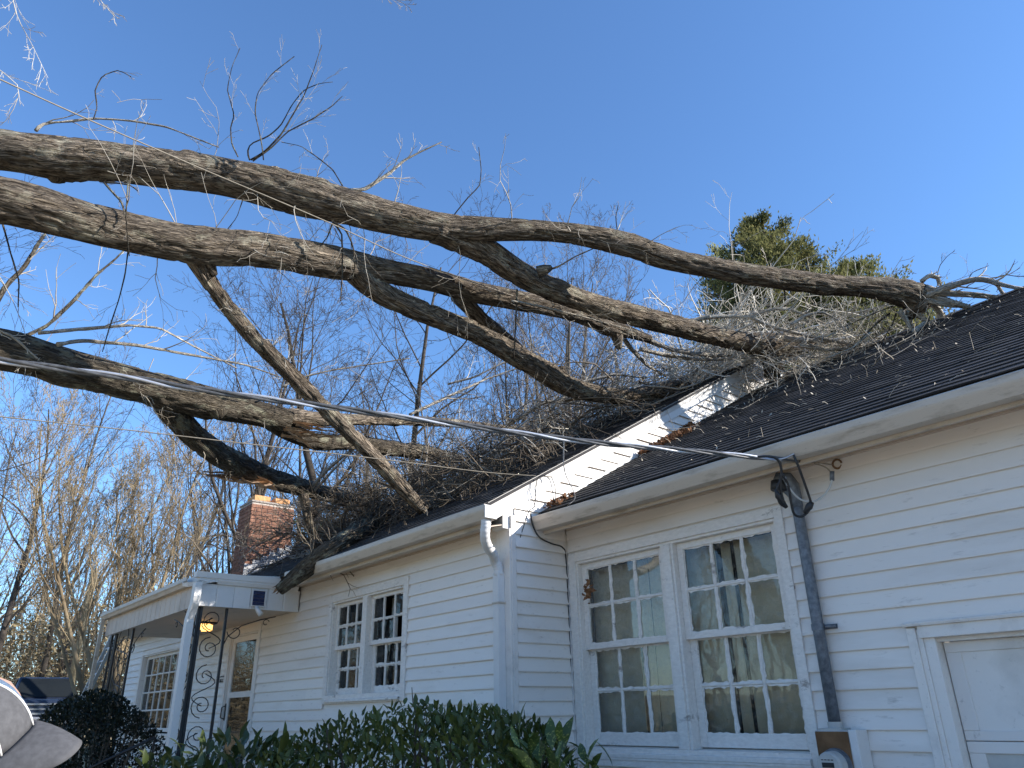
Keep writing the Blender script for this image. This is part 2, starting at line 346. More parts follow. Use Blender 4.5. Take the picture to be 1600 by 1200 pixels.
def limb(name, pts, rad, mt, parent, sides=36, step=0.035, lump=0.13, seed=0, capend=True):
    """pts (k,3), rad (k,) -> displaced bark tube with a barkco attribute"""
    P4 = np.hstack([np.array(pts, float), np.array(rad, float)[:, None]])
    Lt = np.linalg.norm(np.diff(P4[:, :3], axis=0), axis=1).sum(); n = max(8, int(Lt/step))
    C = poly4(P4, n); P = C[:, :3]; R = C[:, 3]
    T = unit(np.gradient(P, axis=0)); a = unit(np.cross(T[0], [0.1, 0.3, 0.95])); A = []
    for i in range(n):
        a = unit(a-T[i]*np.dot(a, T[i])); A.append(a)
    A = np.array(A); B = np.cross(T, A); s_ = np.concatenate([[0], np.cumsum(np.linalg.norm(np.diff(P, axis=0), axis=1))])
    th = 2*np.pi*np.arange(sides)/sides
    D = A[:, None, :]*np.cos(th)[None, :, None]+B[:, None, :]*np.sin(th)[None, :, None]
    co = np.empty((n, sides, 3)); Rm = R.mean()
    co[..., 0] = np.cos(th)[None, :]*Rm+seed*3.1; co[..., 1] = np.sin(th)[None, :]*Rm+seed*1.7; co[..., 2] = s_[:, None]
    big = vnoise(co*np.array([3.2, 3.2, 1.5])+7.3)*1.2*lump + vnoise(co*np.array([9, 9, 3.0])+3.3)*lump*0.9
    node = np.clip(vnoise(co*np.array([2.2, 2.2, 3.4])+19.7)*2-0.50, 0, 1)*0.45
    fine = -np.clip(0.34-np.abs(vnoise(co*np.array([24, 24, 4.5]))+vnoise(co*np.array([60, 60, 9.0]))*0.4)*2.2, 0, 1)*0.45
    RR = R[:, None]*(1+big+node+fine*(0.15/np.maximum(R[:, None], 0.06)))
    V = P[:, None, :]+D*RR[..., None]
    idx = np.arange(n*sides).reshape(n, sides)
    Q = np.stack([idx[:-1], np.roll(idx[:-1], -1, 1), np.roll(idx[1:], -1, 1), idx[1:]], -1).reshape(-1, 4)
    V = V.reshape(-1, 3); co = co.reshape(-1, 3); c0 = len(V)
    V = np.vstack([V, P[0], P[-1]+T[-1]*R[-1]*0.3]); co = np.vstack([co, co[0], co[-1]])
    T3 = np.array([(c0, (i+1) % sides, i) for i in range(sides)]+[(c0+1, (n-1)*sides+i, (n-1)*sides+(i+1) % sides) for i in range(sides)])
    return link(name, npmesh(name, V, Q, T3, True, co), mt, parent)
def poly4(P, n):
    """resample (k,4) evenly along its length and round the corners"""
    s = np.concatenate([[0], np.cumsum(np.linalg.norm(np.diff(P[:, :3], axis=0), axis=1))]); N = n*3
    u = np.linspace(0, s[-1], N); Q = np.stack([np.interp(u, s, P[:, i]) for i in range(4)], 1); h = max(2, int(0.16/(s[-1]/N))) if s[-1] > 3 else max(1, int(N*0.03))
    k = np.exp(-0.5*(np.arange(-2*h, 2*h+1)/h)**2); k /= k.sum(); pad = 2*h
    lo = 2*Q[0]-Q[1:pad+1][::-1]; hi = 2*Q[-1]-Q[-pad-1:-1][::-1]; lo[:, 3] = Q[0, 3]; hi[:, 3] = Q[-1, 3]
    E_ = np.vstack([lo, Q, hi]); S = np.stack([np.convolve(E_[:, i], k, 'valid') for i in range(4)], 1)
    o = S[np.linspace(0, N-1, n).astype(int)]; o[:, 3] = np.maximum(o[:, 3], 0.003); return o

# ------------------------------------------------------------------ ground
GZ = -1.6
def ground_z(x, y):
    d = np.clip((-np.asarray(x)-9)/20.0, 0, 1); d = d*d*(3-2*d)
    far = np.clip((np.hypot(x, y)-45)/150.0, 0, 1)
    return GZ+1.12*d+far*far*5.0
gx = np.concatenate([np.linspace(-1500, -80, 12), np.linspace(-70, 40, 90), np.linspace(60, 1500, 12)])
gy = np.concatenate([np.linspace(-1500, -70, 12), np.linspace(-60, 60, 90), np.linspace(80, 1500, 12)])
GX, GY = np.meshgrid(gx, gy, indexing='ij')
GZZ = ground_z(GX, GY)+vnoise(np.stack([GX*0.7, GY*0.7, GX*0], -1))*0.10*(np.hypot(GX, GY) < 60)
nx_, ny_ = GX.shape; ii = np.arange(nx_*ny_).reshape(nx_, ny_)
Qg = np.stack([ii[:-1, :-1], ii[1:, :-1], ii[1:, 1:], ii[:-1, 1:]], -1).reshape(-1, 4)
tag(link('ground', npmesh('ground', np.stack([GX, GY, GZZ], -1).reshape(-1, 3), Qg), M_SOIL), kind='structure')

dv = MB(); dv.box(-3.2, 3.4, -26, 4.7, GZ-0.1, GZ+0.05)  # unseen concrete slab added to bounce sunlight onto the shaded front walls
M_CONC = plain('pale_concrete', (0.42, 0.38, 0.32), (0.60, 0.55, 0.47), 2.0, 0.9, 0.2, 0.0)
o = dv.build('unseen_bounce_driveway', M_CONC); o['kind'] = 'structure'
# ------------------------------------------------------------------ house
D1, D2, XG, XL, XR = 4.195, 4.878, -5.13, -17.4, 4.2
YR = 8.95
def zm(y): return 1.745+0.585*(y-4.0)      # main roof plane
def zw(y): return 1.76+0.568*(y-4.66)     # wing roof plane
house = tag(empty('house', (-8, D1, GZ)), 'white clapboard one storey house with a lower wing, dark shingle roof crushed under fallen limbs', 'house')
HP = np.array([-8, D1, GZ])
def hp(o):   # keep world coordinates under the house empty
    o.location = Vector(o.location)-Vector(HP); return o
def part(name, mb, mt, parent=None, smooth=False, bevel=0.0):
    o = mb.build(name, mt, parent or house, smooth, bevel)
    if parent is None: hp(o)
    return o
def wall_boxes(mb, x0, x1, z0, z1, y0, y1, ops):
    xs = sorted({x0, x1, *[o[0] for o in ops], *[o[1] for o in ops]})
    for a, b in zip(xs[:-1], xs[1:]):
        cuts = sorted([(o[2], o[3]) for o in ops if o[0] <= a+1e-6 and o[1] >= b-1e-6]); z = z0
        for c, d in cuts:
            if c > z: mb.box(a, b, y0, y1, z, c)
            z = d
        if z < z1: mb.box(a, b, y0, y1, z, z1)
LAP = 0.1143
def plank(parent, a0, a1, z, face, axis, t=0.0215, hgt=LAP+0.012):
    """one clapboard; axis 'x' runs along x and faces -y, axis 'y' runs along y and faces +x"""
    mb = MB(); s = -1 if axis == 'x' else 1; j = random.uniform(-0.0012, 0.0012)
    prof = [(face+s*(t+j), z), (face+s*(t+j), z+0.010), (face+s*0.003, z+hgt), (face, z+hgt), (face, z+0.011), (face+s*(t-0.003), z+0.007), (face+s*(t-0.003), z)]
    if axis == 'x': mb.prism([(p[0], p[1]) for p in prof], 'x', a0, a1)
    else: mb.prism([(p[0], p[1]) for p in prof], 'y', a0, a1)
    if axis == 'x':
        n = 10; v2 = [(x, y, zz+random.uniform(-0.0004, 0.0004)) for x, y, zz in mb.v]; mb.v = v2
    return mb.build('siding_plank', M_SID, parent)
def cut(a0, a1, z0, z1, ops):
    segs = [(a0, a1)]
    for o in ops:
        if o[3] > z0+0.02 and o[2] < z1-0.02:
            ns = []
            for s in segs:
                if o[1] <= s[0] or o[0] >= s[1]: ns.append(s); continue
                if o[0]-s[0] > 0.01: ns.append((s[0], o[0]))
                if s[1]-o[1] > 0.01: ns.append((o[1], s[1]))
            segs = ns
    return segs
OP_BIG = (-5.085, -2.862, -0.40, 1.335)
OP_GAR = (-2.175, 0.75, -1.6, 0.455)
OP_LW = (-8.51, -6.752, 0.13, 1.315)
OP_DOOR = (-11.70, -10.515, -1.15, 1.19)
OP_PW = (-16.25, -13.45, -0.28, 1.20)
HOLES_W = [(-5.0, -2.93, -0.27, 1.255), (-2.03, 0.62, -1.6, 0.385)]
HOLES_M = [(-8.43, -6.84, 0.22, 1.235), (-11.62, -10.60, -1.1, 1.11), (-16.15, -13.55, -0.2, 1.12)]
wm = MB(); wall_boxes(wm, XL, XG-0.002, -1.5, 1.56, D1+0.001, D1+0.13, HOLES_M)
wallm = part('front_wall', wm, M_SID)
ww = MB(); wall_boxes(ww, XG+0.003, XR, -1.5, 1.585, D2+0.001, D2+0.13, HOLES_W)
wallw = part('wing_wall', ww, M_SID)
wg = MB().add([(XG-0.12, D1+0.131, -1.5), (XG-0.12, 13.6, -1.5), (XG-0.12, 13.6, zm(2*YR-13.6)-0.14), (XG-0.12, YR, zm(YR)-0.14), (XG-0.12, D1+0.131, zm(D1)-0.14),
               (XG-0.001, D1+0.131, -1.5), (XG-0.001, 13.6, -1.5), (XG-0.001, 13.6, zm(2*YR-13.6)-0.14), (XG-0.001, YR, zm(YR)-0.14), (XG-0.001, D1+0.131, zm(D1)-0.14)],
              [(0, 1, 2, 3, 4), (9, 8, 7, 6, 5), (0, 5, 6, 1), (1, 6, 7, 2), (2, 7, 8, 3), (3, 8, 9, 4), (4, 9, 5, 0)])
wallg = part('gable_wall', wg, M_SID)
bk = MB(); bk.box(XL, XR, 13.6, 13.72, -1.5, 1.5); bk.box(XL, XL+0.12, D1+0.14, 13.59, -1.5, 1.5); bk.box(XR-0.12, XR, D2+0.14, 13.59, -1.5, 1.5)
bk.add([(XL, D1, 1.5), (XL, 13.7, 1.5), (XL, YR, zm(YR)-0.12), (XL+0.12, D1, 1.5), (XL+0.12, 13.7, 1.5), (XL+0.12, YR, zm(YR)-0.12)], [(0, 1, 2), (5, 4, 3), (0, 2, 5, 3), (1, 4, 5, 2)])
bk.add([(XR-0.12, D2, 1.5), (XR-0.12, 13.0, 1.5), (XR-0.12, YR, zw(YR)-0.12), (XR, D2, 1.5), (XR, 13.0, 1.5), (XR, YR, zw(YR)-0.12)], [(0, 1, 2), (5, 4, 3), (0, 2, 5, 3), (1, 4, 5, 2)])
part('outer_wall', bk, M_SID)
fnd = MB(); fnd.box(XL+0.03, XG-0.04, D1+0.02, 13.55, -1.75, -1.48); fnd.box(XG-0.03, XR-0.04, D2+0.02, 13.5, -1.75, -1.48)
part('foundation', fnd, M_MORT)
# clapboards
zb = -0.246; k = -10
while True:
    z = zb+LAP*k
    if z > 1.53: break
    if z > -1.5:
        for a, b in cut(XG+0.016, XR, z, z+LAP, [OP_BIG, OP_GAR]):
            if a < 1.0 and b > 1.0: b = 1.0
            if a < 1.0:
                j = a+random.uniform(0.3, 0.9)*(b-a)
                if b-a > 1.2 and random.random() < 0.45: plank(wallw, a, j-0.001, z, D2, 'x'); plank(wallw, j+0.001, b, z+0.0012, D2, 'x', t=0.0228)
                else: plank(wallw, a, b, z, D2, 'x')
    k += 1
zb = 0.0784; k = -13
while True:
    z = zb+LAP*k
    if z > 1.50: break
    if z > -1.5:
        for a, b in cut(XL+0.1, -5.298, z, z+LAP, [OP_LW, OP_DOOR, OP_PW]):
            j = a+random.uniform(0.3, 0.8)*(b-a)
            if b-a > 1.2 and random.random() < 0.5: plank(wallm, a, j-0.001, z, D1, 'x'); plank(wallm, j+0.001, b, z+0.0012, D1, 'x', t=0.0228)
            else: plank(wallm, a, b, z, D1, 'x')
    k += 1
k = -13
while True:
    z = zb+0.01+LAP*k
    if z > zm(YR)-0.2: break
    y0 = max(D1+0.052, 4.0+(z-1.562)/0.585)
    y1 = 4.862 if z < 1.55 else min(YR+0.1, 4.66+(z+LAP-1.76)/0.568+0.16)
    if z < 1.55 and z > 1.40: y1 = 4.862
    if z > -1.5 and y1 > y0+0.03: plank(wallg, y0, y1, z, XG, 'y', t=0.027 if k % 2 else 0.022)
    k += 1
# corner boards and inner-corner bead
cb = MB(); cb.box(-5.30, XG+0.018, D1-0.018, D1, -1.5, 1.50); cb.box(XG, XG+0.024, D1+0.0005, D1+0.05, -1.5, 1.62)
part('corner_board', cb, M_TRIM, bevel=0.003)
ib = MB(); ib.tube([(XG+0.018, D2-0.022, -1.5), (XG+0.018, D2-0.022, 1.52)], 0.011, 8); part('corner_bead', ib, M_TRIM, smooth=True)

# roofs ---------------------------------------------------------------
def slab(mb, x0, x1, ya, yb, f, th, off=0.0):
    za, zb_ = f(ya)+off, f(yb)+off
    mb.prism([(ya, za), (ya, za-th), (yb, zb_-th), (yb, zb_)], 'x', x0, x1)
mirror = lambda f: (lambda y: f(2*YR-y))
rm = MB(); slab(rm, XL-0.12, XG+0.082, 3.86, YR, zm, 0.03, -0.012); slab(rm, XL-0.12, XG+0.082, YR, 14.0, mirror(zm), 0.03, -0.012)
roofm = part('roof', rm, M_SHIN)
rw = MB(); slab(rw, XG+0.02, XR+0.15, 4.55, YR, zw, 0.03, -0.012); slab(rw, XG+0.02, XR+0.15, YR, 13.3, mirror(zw), 0.03, -0.012)
roofw = part('wing_roof', rw, M_SHIN)
def shingle_mesh(wd, sl, seed, ex=0.128):
    r = random.Random(seed); c, s = math.cos(sl), math.sin(sl); n = 4; V = []; F = []
    for i in range(n+1):
        u = wd*i/n; e = r.uniform(-0.004, 0.004); th = 0.0125+r.uniform(-0.003, 0.003)
        for (v, h) in ((e, 0.001), (e, th), (ex+0.03, 0.0015)):
            V.append((u-(0.002 if i == n else 0)+(0.002 if i == 0 else 0), v*c-h*s, v*s+h*c))
    for i in range(n):
        a = 3*i; b = a+3; F += [(a, b, b+1, a+1), (a+1, b+1, b+2, a+2)]
    F += [(0, 1, 2), (3*n, 3*n+2, 3*n+1)]
    me = bpy.data.meshes.new('shingle'); me.from_pydata(V, [], F); me.materials.append(M_SHIN); return me
def shingles(parent, off, f, x0, x1, ya, slope, nearx0, nearx1, limit):
    sl = math.atan(slope); ms = [shingle_mesh(0.95, sl, s) for s in range(7)]; rest = MB(); cnt = 0
    L = (YR-ya)/math.cos(sl); rows = int(L/0.128); jobs = []
    for r_ in range(rows+1):
        y = ya+r_*0.128*math.cos(sl); x = x0-(0, 0.32, 0.63)[r_ % 3]
        while x < x1:
            jobs.append((x, y, r_)); x += 0.95
    order = sorted(range(len(jobs)), key=lambda i: np.linalg.norm([jobs[i][0]+0.5, jobs[i][1]]) if nearx0 <= jobs[i][0]+0.9 and jobs[i][0] <= nearx1 else 1e3+i)
    keep = set(order[:limit])
    for i, (x, y, r_) in enumerate(jobs):
        a = max(x, x0); b = min(x+0.95, x1); z = f(y)-0.008
        if b-a < 0.05: continue
        me = ms[random.randrange(7)]
        if i in keep and nearx0 <= x+0.9 and x <= nearx1:
            o = bpy.data.objects.new('shingle', me); COL.objects.link(o); o.parent = parent; o.location = (a, y, z); o.scale.x = (b-a)/0.95
        else:
            rest.add([(a+v.co.x*(b-a)/0.95, y+v.co.y, z+v.co.z) for v in me.vertices], [tuple(p.vertices) for p in me.polygons])
    if rest.v: tag(rest.build('shingle_rows', M_SHIN, parent), kind='stuff')
shingles(roofw, None, zw, XG+0.022, XR+0.15, 4.53, 0.568, -5.4, -0.7, 298)
shingles(roofm, None, zm, XL-0.12, XG+0.084, 3.845, 0.585, -13.6, -5.0, 298)
cap = MB(); cap.prism([(YR-0.13, zw(YR-0.13)+0.008), (YR, zw(YR)+0.012), (YR+0.13, zw(YR-0.13)+0.008), (YR, zw(YR)-0.004)], 'x', XG+0.03, XR)
part('ridge_cap', cap, M_SHIN)
cap = MB(); cap.prism([(YR-0.13, zm(YR-0.13)+0.008), (YR, zm(YR)+0.012), (YR+0.13, zm(YR-0.13)+0.008), (YR, zm(YR)-0.004)], 'x', XL-0.12, XG+0.07)
part('ridge_cap', cap, M_SHIN)
# rake board of the main gable, both slopes
def rake(y0, y1, f, name):
    X = XG; rk = [(X, -0.195), (X+0.033, -0.195), (X+0.033, -0.108), (X+0.038, -0.100), (X+0.050, -0.075), (X+0.056, -0.036), (X+0.072, -0.030), (X+0.076, -0.006), (X, -0.006)]
    n = 12; mb = MB(); rings = []
    for i in range(n+1):
        y = y0+(y1-y0)*i/n; rings.append([(a, y, f(y)+b) for a, b in rk])
    mb.sweep(rings, None); return part(name, mb, M_RAKE)
rake(3.90, YR, zm, 'rake_board'); rake(YR+0.001, 13.98, mirror(zm), 'rake_board')
rb_ = MB(); rb_.prism([(4.12, 1.50), (D1+0.13, 1.50), (D1+0.13, zm(D1+0.13)-0.05), (4.12, zm(4.12)-0.05)], 'x', XG-0.16, XG-0.002); part('eave_return', rb_, M_RAKE)
jt = MB(); rings = [[(XG+0.002, y, zw(y)+0.002), (XG+0.024, y, zw(y)+0.002), (XG+0.024, y, zw(y)+0.035), (XG+0.002, y, zw(y)+0.042)] for y in np.linspace(4.6, YR, 8)]
jt.sweep(rings, None); part('step_flashing', jt, M_RAKE)
# eaves: gutters, fascia, soffit
def gutter(x0, x1, yb, yf, zb_, zt, name='gutter', wob=0.003):
    o_ = [(yb, zt), (yb, zb_), (yf+0.035, zb_), (yf+0.020, zb_+0.03), (yf+0.004, zb_+0.062), (yf, zb_+0.075), (yf, zt-0.008), (yf+0.010, zt), (yf+0.016, zt-0.006), (yf+0.010, zt-0.02), (yf+0.012, zb_+0.08), (yf+0.030, zb_+0.03), (yf+0.042, zb_+0.008), (yb-0.006, zb_+0.008), (yb-0.006, zt)]
    n = max(2, int((x1-x0)/0.5)); rings = []
    for i in range(n+1):
        x = x0+(x1-x0)*i/n; dz = wob*math.sin(x*1.9)+random.uniform(-wob, wob)*0.4
        rings.append([(x, a, b+dz) for a, b in o_])
    return part(name, MB().sweep(rings, None), M_GUT)
gutter(XG+0.03, XR, 4.565, 4.435, 1.515, 1.638)
gutter(-8.95, XG+0.19, 3.895, 3.765, 1.505, 1.625)
gutter(XL-0.1, -14.3, 3.895, 3.765, 1.505, 1.625)
fa = MB(); fa.box(XG+0.03, XR, 4.567, 4.590, 1.490, 1.665); part('fascia', fa, M_GUT, bevel=0.003)
fa = MB(); fa.box(XL-0.1, XG+0.0, 3.897, 3.920, 1.470, 1.64); part('fascia', fa, M_GUT, bevel=0.003)
def soffit(x0, x1, ya, za, yb, zb_, wdt):
    p = empty('soffit', (0, 0, 0), house); hp(p); x = x0
    while x < x1:
        b = min(x+wdt-0.006, x1)
        mb = MB(); mb.prism([(ya, za), (yb, zb_), (yb, zb_+0.008), (ya, za+0.008)], 'x', x, b)
        mb.build('soffit_panel', M_SOF, p); x += wdt
    bk_ = MB(); bk_.prism([(ya, za+0.012), (yb, zb_+0.012), (yb, zb_+0.018), (ya, za+0.018)], 'x', x0, x1); bk_.build('soffit_backing', M_DARK, p)
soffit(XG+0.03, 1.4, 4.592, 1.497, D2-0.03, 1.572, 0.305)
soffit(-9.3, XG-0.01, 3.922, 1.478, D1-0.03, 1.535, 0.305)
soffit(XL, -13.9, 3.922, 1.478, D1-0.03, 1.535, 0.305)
fz = MB(); fz.box(XG+0.03, XR, D2-0.032, D2-0.001, 1.556, 1.60); part('frieze_trim', fz, M_SOF, bevel=0.003)
fz = MB(); fz.box(XL, -5.31, D1-0.030, D1-0.001, 1.520, 1.56); part('frieze_trim', fz, M_SOF, bevel=0.003)
# main downspout with crimped elbow
el = [(-5.0, 3.83, 1.50), (-5.0, 3.83, 1.46), (-5.02, 3.835, 1.40), (-5.06, 3.87, 1.345), (-5.12, 3.95, 1.30), (-5.175, 4.04, 1.265), (-5.225, 4.10, 1.225), (-5.225, 4.135, 1.17), (-5.225, 4.142, 1.10)]
pe = poly(el, 50); r_ = [0.043*(1+0.05*math.sin(i*1.9)) for i in range(50)]
ds = MB(); ds.tube(pe, r_, 10)
dsp = part('downspout', ds, M_RAKE, smooth=True)
MB().box(-5.262, -5.188, 4.105, 4.175, -1.45, 1.12).build('downspout_pipe', M_RAKE, dsp)
MB().box(-5.272, -5.178, 4.098, 4.177, 0.86, 0.875).build('strap', M_GUT, dsp)
MB().box(XG+0.191, XG+0.202, 3.768, 3.893, 1.507, 1.615).build('gutter_end', M_RAKE, dsp)
# chimney ---------------------------------------------------------------
CX, CY0, CY1, CZ1 = -13.5, 4.92, 5.755, 3.70
CX0 = CX-0.62
ch = MB(); ch.box(CX0+0.012, CX-0.012, CY0+0.012, CY1-0.012, 1.9, CZ1-0.03)
chim = part('chimney', ch, M_MORT)
def brickmesh(lx, ly, lz, s):
    r = random.Random(s); mb = MB(); mb.box(-lx/2, lx/2, -ly/2, ly/2, -lz/2, lz/2)
    mb.v = [tuple(c+r.uniform(-0.0015, 0.0015) for c in p) for p in mb.v]; m = mb.mesh(False, 'brick'); m.materials.append(M_BRICK); return m
bmy = [brickmesh(0.02, 0.196, 0.058, s) for s in range(3)]; bmx = [brickmesh(0.196, 0.02, 0.058, s+5) for s in range(3)]
cz = 0.0695; row = 0; z = 2.0
rest = MB(); nb = 0
while z < CZ1-0.05:
    y = CY0 + (0.0 if row % 2 else -0.104)
    while y < CY1-0.03:
        a = max(y, CY0+0.001); b = min(y+0.196, CY1-0.001)
        if b-a > 0.03 and zm(b) < z+0.4:
            o = bpy.data.objects.new('brick', random.choice(bmy)); COL.objects.link(o); o.parent = chim
            o.location = (CX-0.008+random.uniform(-0.0015, 0.0015), (a+b)/2, z); o.scale.y = (b-a)/0.196; nb += 1
        y += 0.208
    x = CX0 + (0.104 if row % 2 else 0.0)-0.104
    while x < CX-0.03:
        a = max(x, CX0+0.001); b = min(x+0.196, CX-0.02)
        if b-a > 0.03 and zm(CY0) < z+0.25 and nb < 296:
            o = bpy.data.objects.new('brick', random.choice(bmx)); COL.objects.link(o); o.parent = chim
            o.location = ((a+b)/2, CY0+0.008, z); o.scale.x = (b-a)/0.196; nb += 1
        x += 0.208
    z += cz; row += 1
MB().box(CX0-0.004, CX+0.006, CY0-0.004, CY1+0.004, CZ1-0.029, CZ1+0.004).build('mortar_cap', M_MORT, chim)
for (ya, yb) in ((4.98, 5.28), (5.38, 5.66)):
    f_ = MB(); xa, xb = CX-0.42, CX-0.05
    f_.box(xa, xa+0.03, ya, yb, CZ1, CZ1+0.115); f_.box(xb-0.03, xb, ya, yb, CZ1, CZ1+0.115)
    f_.box(xa+0.03, xb-0.03, ya, ya+0.03, CZ1, CZ1+0.115); f_.box(xa+0.03, xb-0.03, yb-0.03, yb, CZ1, CZ1+0.115)
    f_.build('flue', M_CLAY, chim)
for i in range(6):
    ya = CY0-0.01+i*0.145; yb = min(ya+0.145, CY1+0.01); zt = zm(yb)+0.17
    MB().box(CX+0.004+0.002*i, CX+0.008+0.002*i, ya, yb+0.01, zm(ya)-0.1, zt).build('flashing', M_FLASH, chim)

# windows ---------------------------------------------------------------
def jag(x0, x1, z0, z1, y, seed, wmin=0.002, wmax=0.013, th=0.004):
    """putty and old paint creeping over the edge of one pane, as a thin raised ring with a ragged inner edge"""
    r = random.Random(seed); n = 9; out = []; inn = []
    def side(p, q, nrm):
        base = r.choice((wmin, wmin*1.5, wmax*0.5, wmax*0.8))
        for i in range(n):
            t = i/n; X = p[0]+(q[0]-p[0])*t; Z = p[1]+(q[1]-p[1])*t; out.append((X, Z))
            wd = base*0.5+r.uniform(0, 1)**2*wmax
            ex = 0.004
            inn.append((X+nrm[0]*wd+(q[0]-p[0])*0.0, Z+nrm[1]*wd))
    side((x0, z0), (x1, z0), (0, 1)); side((x1, z0), (x1, z1), (-1, 0)); side((x1, z1), (x0, z1), (0, -1)); side((x0, z1), (x0, z0), (1, 0))
    # keep corners inside
    inn = [(min(max(a, x0+0.002), x1-0.002), min(max(b, z0+0.002), z1-0.002)) for a, b in inn]
    N = len(out); V = [(a, y-th, b) for a, b in out]+[(a, y-th, b) for a, b in inn]+[(a, y, b) for a, b in inn]
    F = [(i, (i+1) % N, N+(i+1) % N, N+i) for i in range(N)]+[(N+i, N+(i+1) % N, 2*N+(i+1) % N, 2*N+i) for i in range(N)]
    return MB().add(V, F)
def sash(win, x0, x1, z0, z1, y, cols, rows, stile=0.05, top=0.045, bot=0.06, mun=0.020, th=0.035, mt=None, seed=0, putty=True, broken=()):
    mt = mt or M_PEEL
    fr = MB(); fr.box(x0, x0+stile, y, y+th, z0, z1); fr.box(x1-stile, x1, y, y+th, z0, z1)
    fr.box(x0+stile, x1-stile, y+0.001, y+th-0.001, z0, z0+bot); fr.box(x0+stile, x1-stile, y+0.001, y+th-0.001, z1-top, z1)
    fr.build('sash', mt, win, bevel=0.004)
    gx0, gx1, gz0, gz1 = x0+stile, x1-stile, z0+bot, z1-top
    cw = (gx1-gx0-mun*(cols-1))/cols; rh = (gz1-gz0-mun*(rows-1))/rows
    r = random.Random(seed+5)
    for i in range(1, cols):
        xa = gx0+i*cw+(i-1)*mun; n = 14; rings = []
        for q in range(n+1):
            zz = gz0+(gz1-gz0)*q/n; a = r.uniform(-0.0022, 0.0022); b = r.uniform(-0.0022, 0.0022)
            rings.append([(xa+a, y+0.012, zz), (xa+mun*0.28, y+0.004, zz), (xa+mun*0.72, y+0.004, zz), (xa+mun+b, y+0.012, zz), (xa+mun+b, y+0.028, zz), (xa+a, y+0.028, zz)])
        MB().sweep(rings, None).build('muntin', mt, win)
    for i in range(1, rows):
        za = gz0+i*rh+(i-1)*mun
        for c in range(cols):
            xa = gx0+c*(cw+mun); n = 6; rings = []
            for q in range(n+1):
                xx = xa+cw*q/n; a = r.uniform(-0.0022, 0.0022)
                rings.append([(xx, y+0.0125, za+a), (xx, y+0.0045, za+mun*0.3), (xx, y+0.0045, za+mun*0.7), (xx, y+0.0125, za+mun+a), (xx, y+0.0275, za+mun), (xx, y+0.0275, za)])
            MB().sweep(rings, None).build('muntin', mt, win)
    for i in range(cols):
        for j in range(rows):
            xa = gx0+i*(cw+mun); za = gz0+j*(rh+mun)
            if (i, j) in broken: continue
            MB().box(xa+0.001, xa+cw-0.001, y+0.017+r.uniform(-0.001, 0.001), y+0.020+r.uniform(0, 0.001), za+0.001, za+rh-0.001).build('pane', M_GLASS, win)
            if putty: jag(xa, xa+cw, za, za+rh, y+0.0165, seed*100+i*10+j).build('putty', mt, win)
def curtain(win, x0, x1, z0, z1, y, mt, amp=0.02, freq=30, name='curtain', seed=0):
    n = max(6, int((x1-x0)*70)); V = []; rr = random.Random(seed); ph = rr.uniform(0, 6)
    for i in range(n+1):
        x = x0+(x1-x0)*i/n; d = amp*(math.sin(x*freq+ph)+0.5*math.sin(x*freq*2.3+ph*2))
        V += [(x, y+d*1.2, z0), (x+0.004*math.sin(i), y+d, (z0+z1)/2), (x, y+d*0.6, z1)]
    F = []
    for i in range(n):
        a = 3*i; F += [(a, a+3, a+4, a+1), (a+1, a+4, a+5, a+2)]
    o = MB().add(V, F).build(name, mt, win, smooth=True); sm = o.modifiers.new('t', 'SOLIDIFY'); sm.thickness = 0.002; return o
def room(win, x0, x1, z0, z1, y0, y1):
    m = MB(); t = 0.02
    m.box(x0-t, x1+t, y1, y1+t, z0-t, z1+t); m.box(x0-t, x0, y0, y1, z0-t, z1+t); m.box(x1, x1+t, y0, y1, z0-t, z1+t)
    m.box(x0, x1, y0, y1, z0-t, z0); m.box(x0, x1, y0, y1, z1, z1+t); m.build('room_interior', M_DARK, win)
def casing(win, op, hole, y, mt, th=0.03, sill=0.05, name='casing'):
    x0, x1, z0, z1 = op; a0, a1, b0, b1 = hole
    c = MB(); c.box(x0, a0, y-th, y+0.002, z0, z1); c.box(a1, x1, y-th, y+0.002, z0, z1); c.box(a0, a1, y-th+0.001, y+0.001, b1, z1); c.box(a0, a1, y-th+0.001, y+0.001, z0, b0)
    c.build(name, mt, win, bevel=0.004)
    # inner step moulding and jambs
    s_ = 0.02
    c = MB(); c.box(a0, a0+s_, y-0.012, y+0.13, b0, b1); c.box(a1-s_, a1, y-0.012, y+0.13, b0, b1); c.box(a0+s_, a1-s_, y-0.011, y+0.129, b1-s_, b1)
    c.build('jamb', mt, win, bevel=0.003)
def win_empty(name, x, y, z, label=None):
    o = empty(name, (x, y, z), house); hp(o)
    return o
def local(o, pt):   # children of a window empty are modelled in world coordinates
    pass
# big 12-over-12 pair on the wing wall
W = empty('window', (0, 0, 0), house); hp(W); tag(W, 'large paired window with flaking paint')
casing(W, OP_BIG, HOLES_W[0], D2, M_PEEL)
mu = MB(); mu.box(-4.012, -3.985, D2-0.014, D2+0.13, -0.27, 1.235); mu.box(-3.985, -3.905, D2-0.028, D2+0.13, -0.27, 1.235); mu.box(-3.905, -3.880, D2-0.014, D2+0.13, -0.27, 1.235)
mu.build('mullion', M_PEEL, W, bevel=0.004)
si = MB(); si.prism([(D2-0.055, -0.305), (D2-0.055, -0.335), (D2-0.0005, -0.335), (D2+0.13, -0.27), (D2+0.13, -0.255)], 'x', -5.0, -2.93); si.build('sill', M_PEEL, W, bevel=0.004)
ap = MB(); ap.box(-5.0, -2.93, D2-0.045, D2-0.0305, -0.40, -0.352); ap.box(-5.0, -2.93, D2-0.052, D2-0.0305, -0.352, -0.3355); ap.build('apron', M_PEEL, W, bevel=0.003)
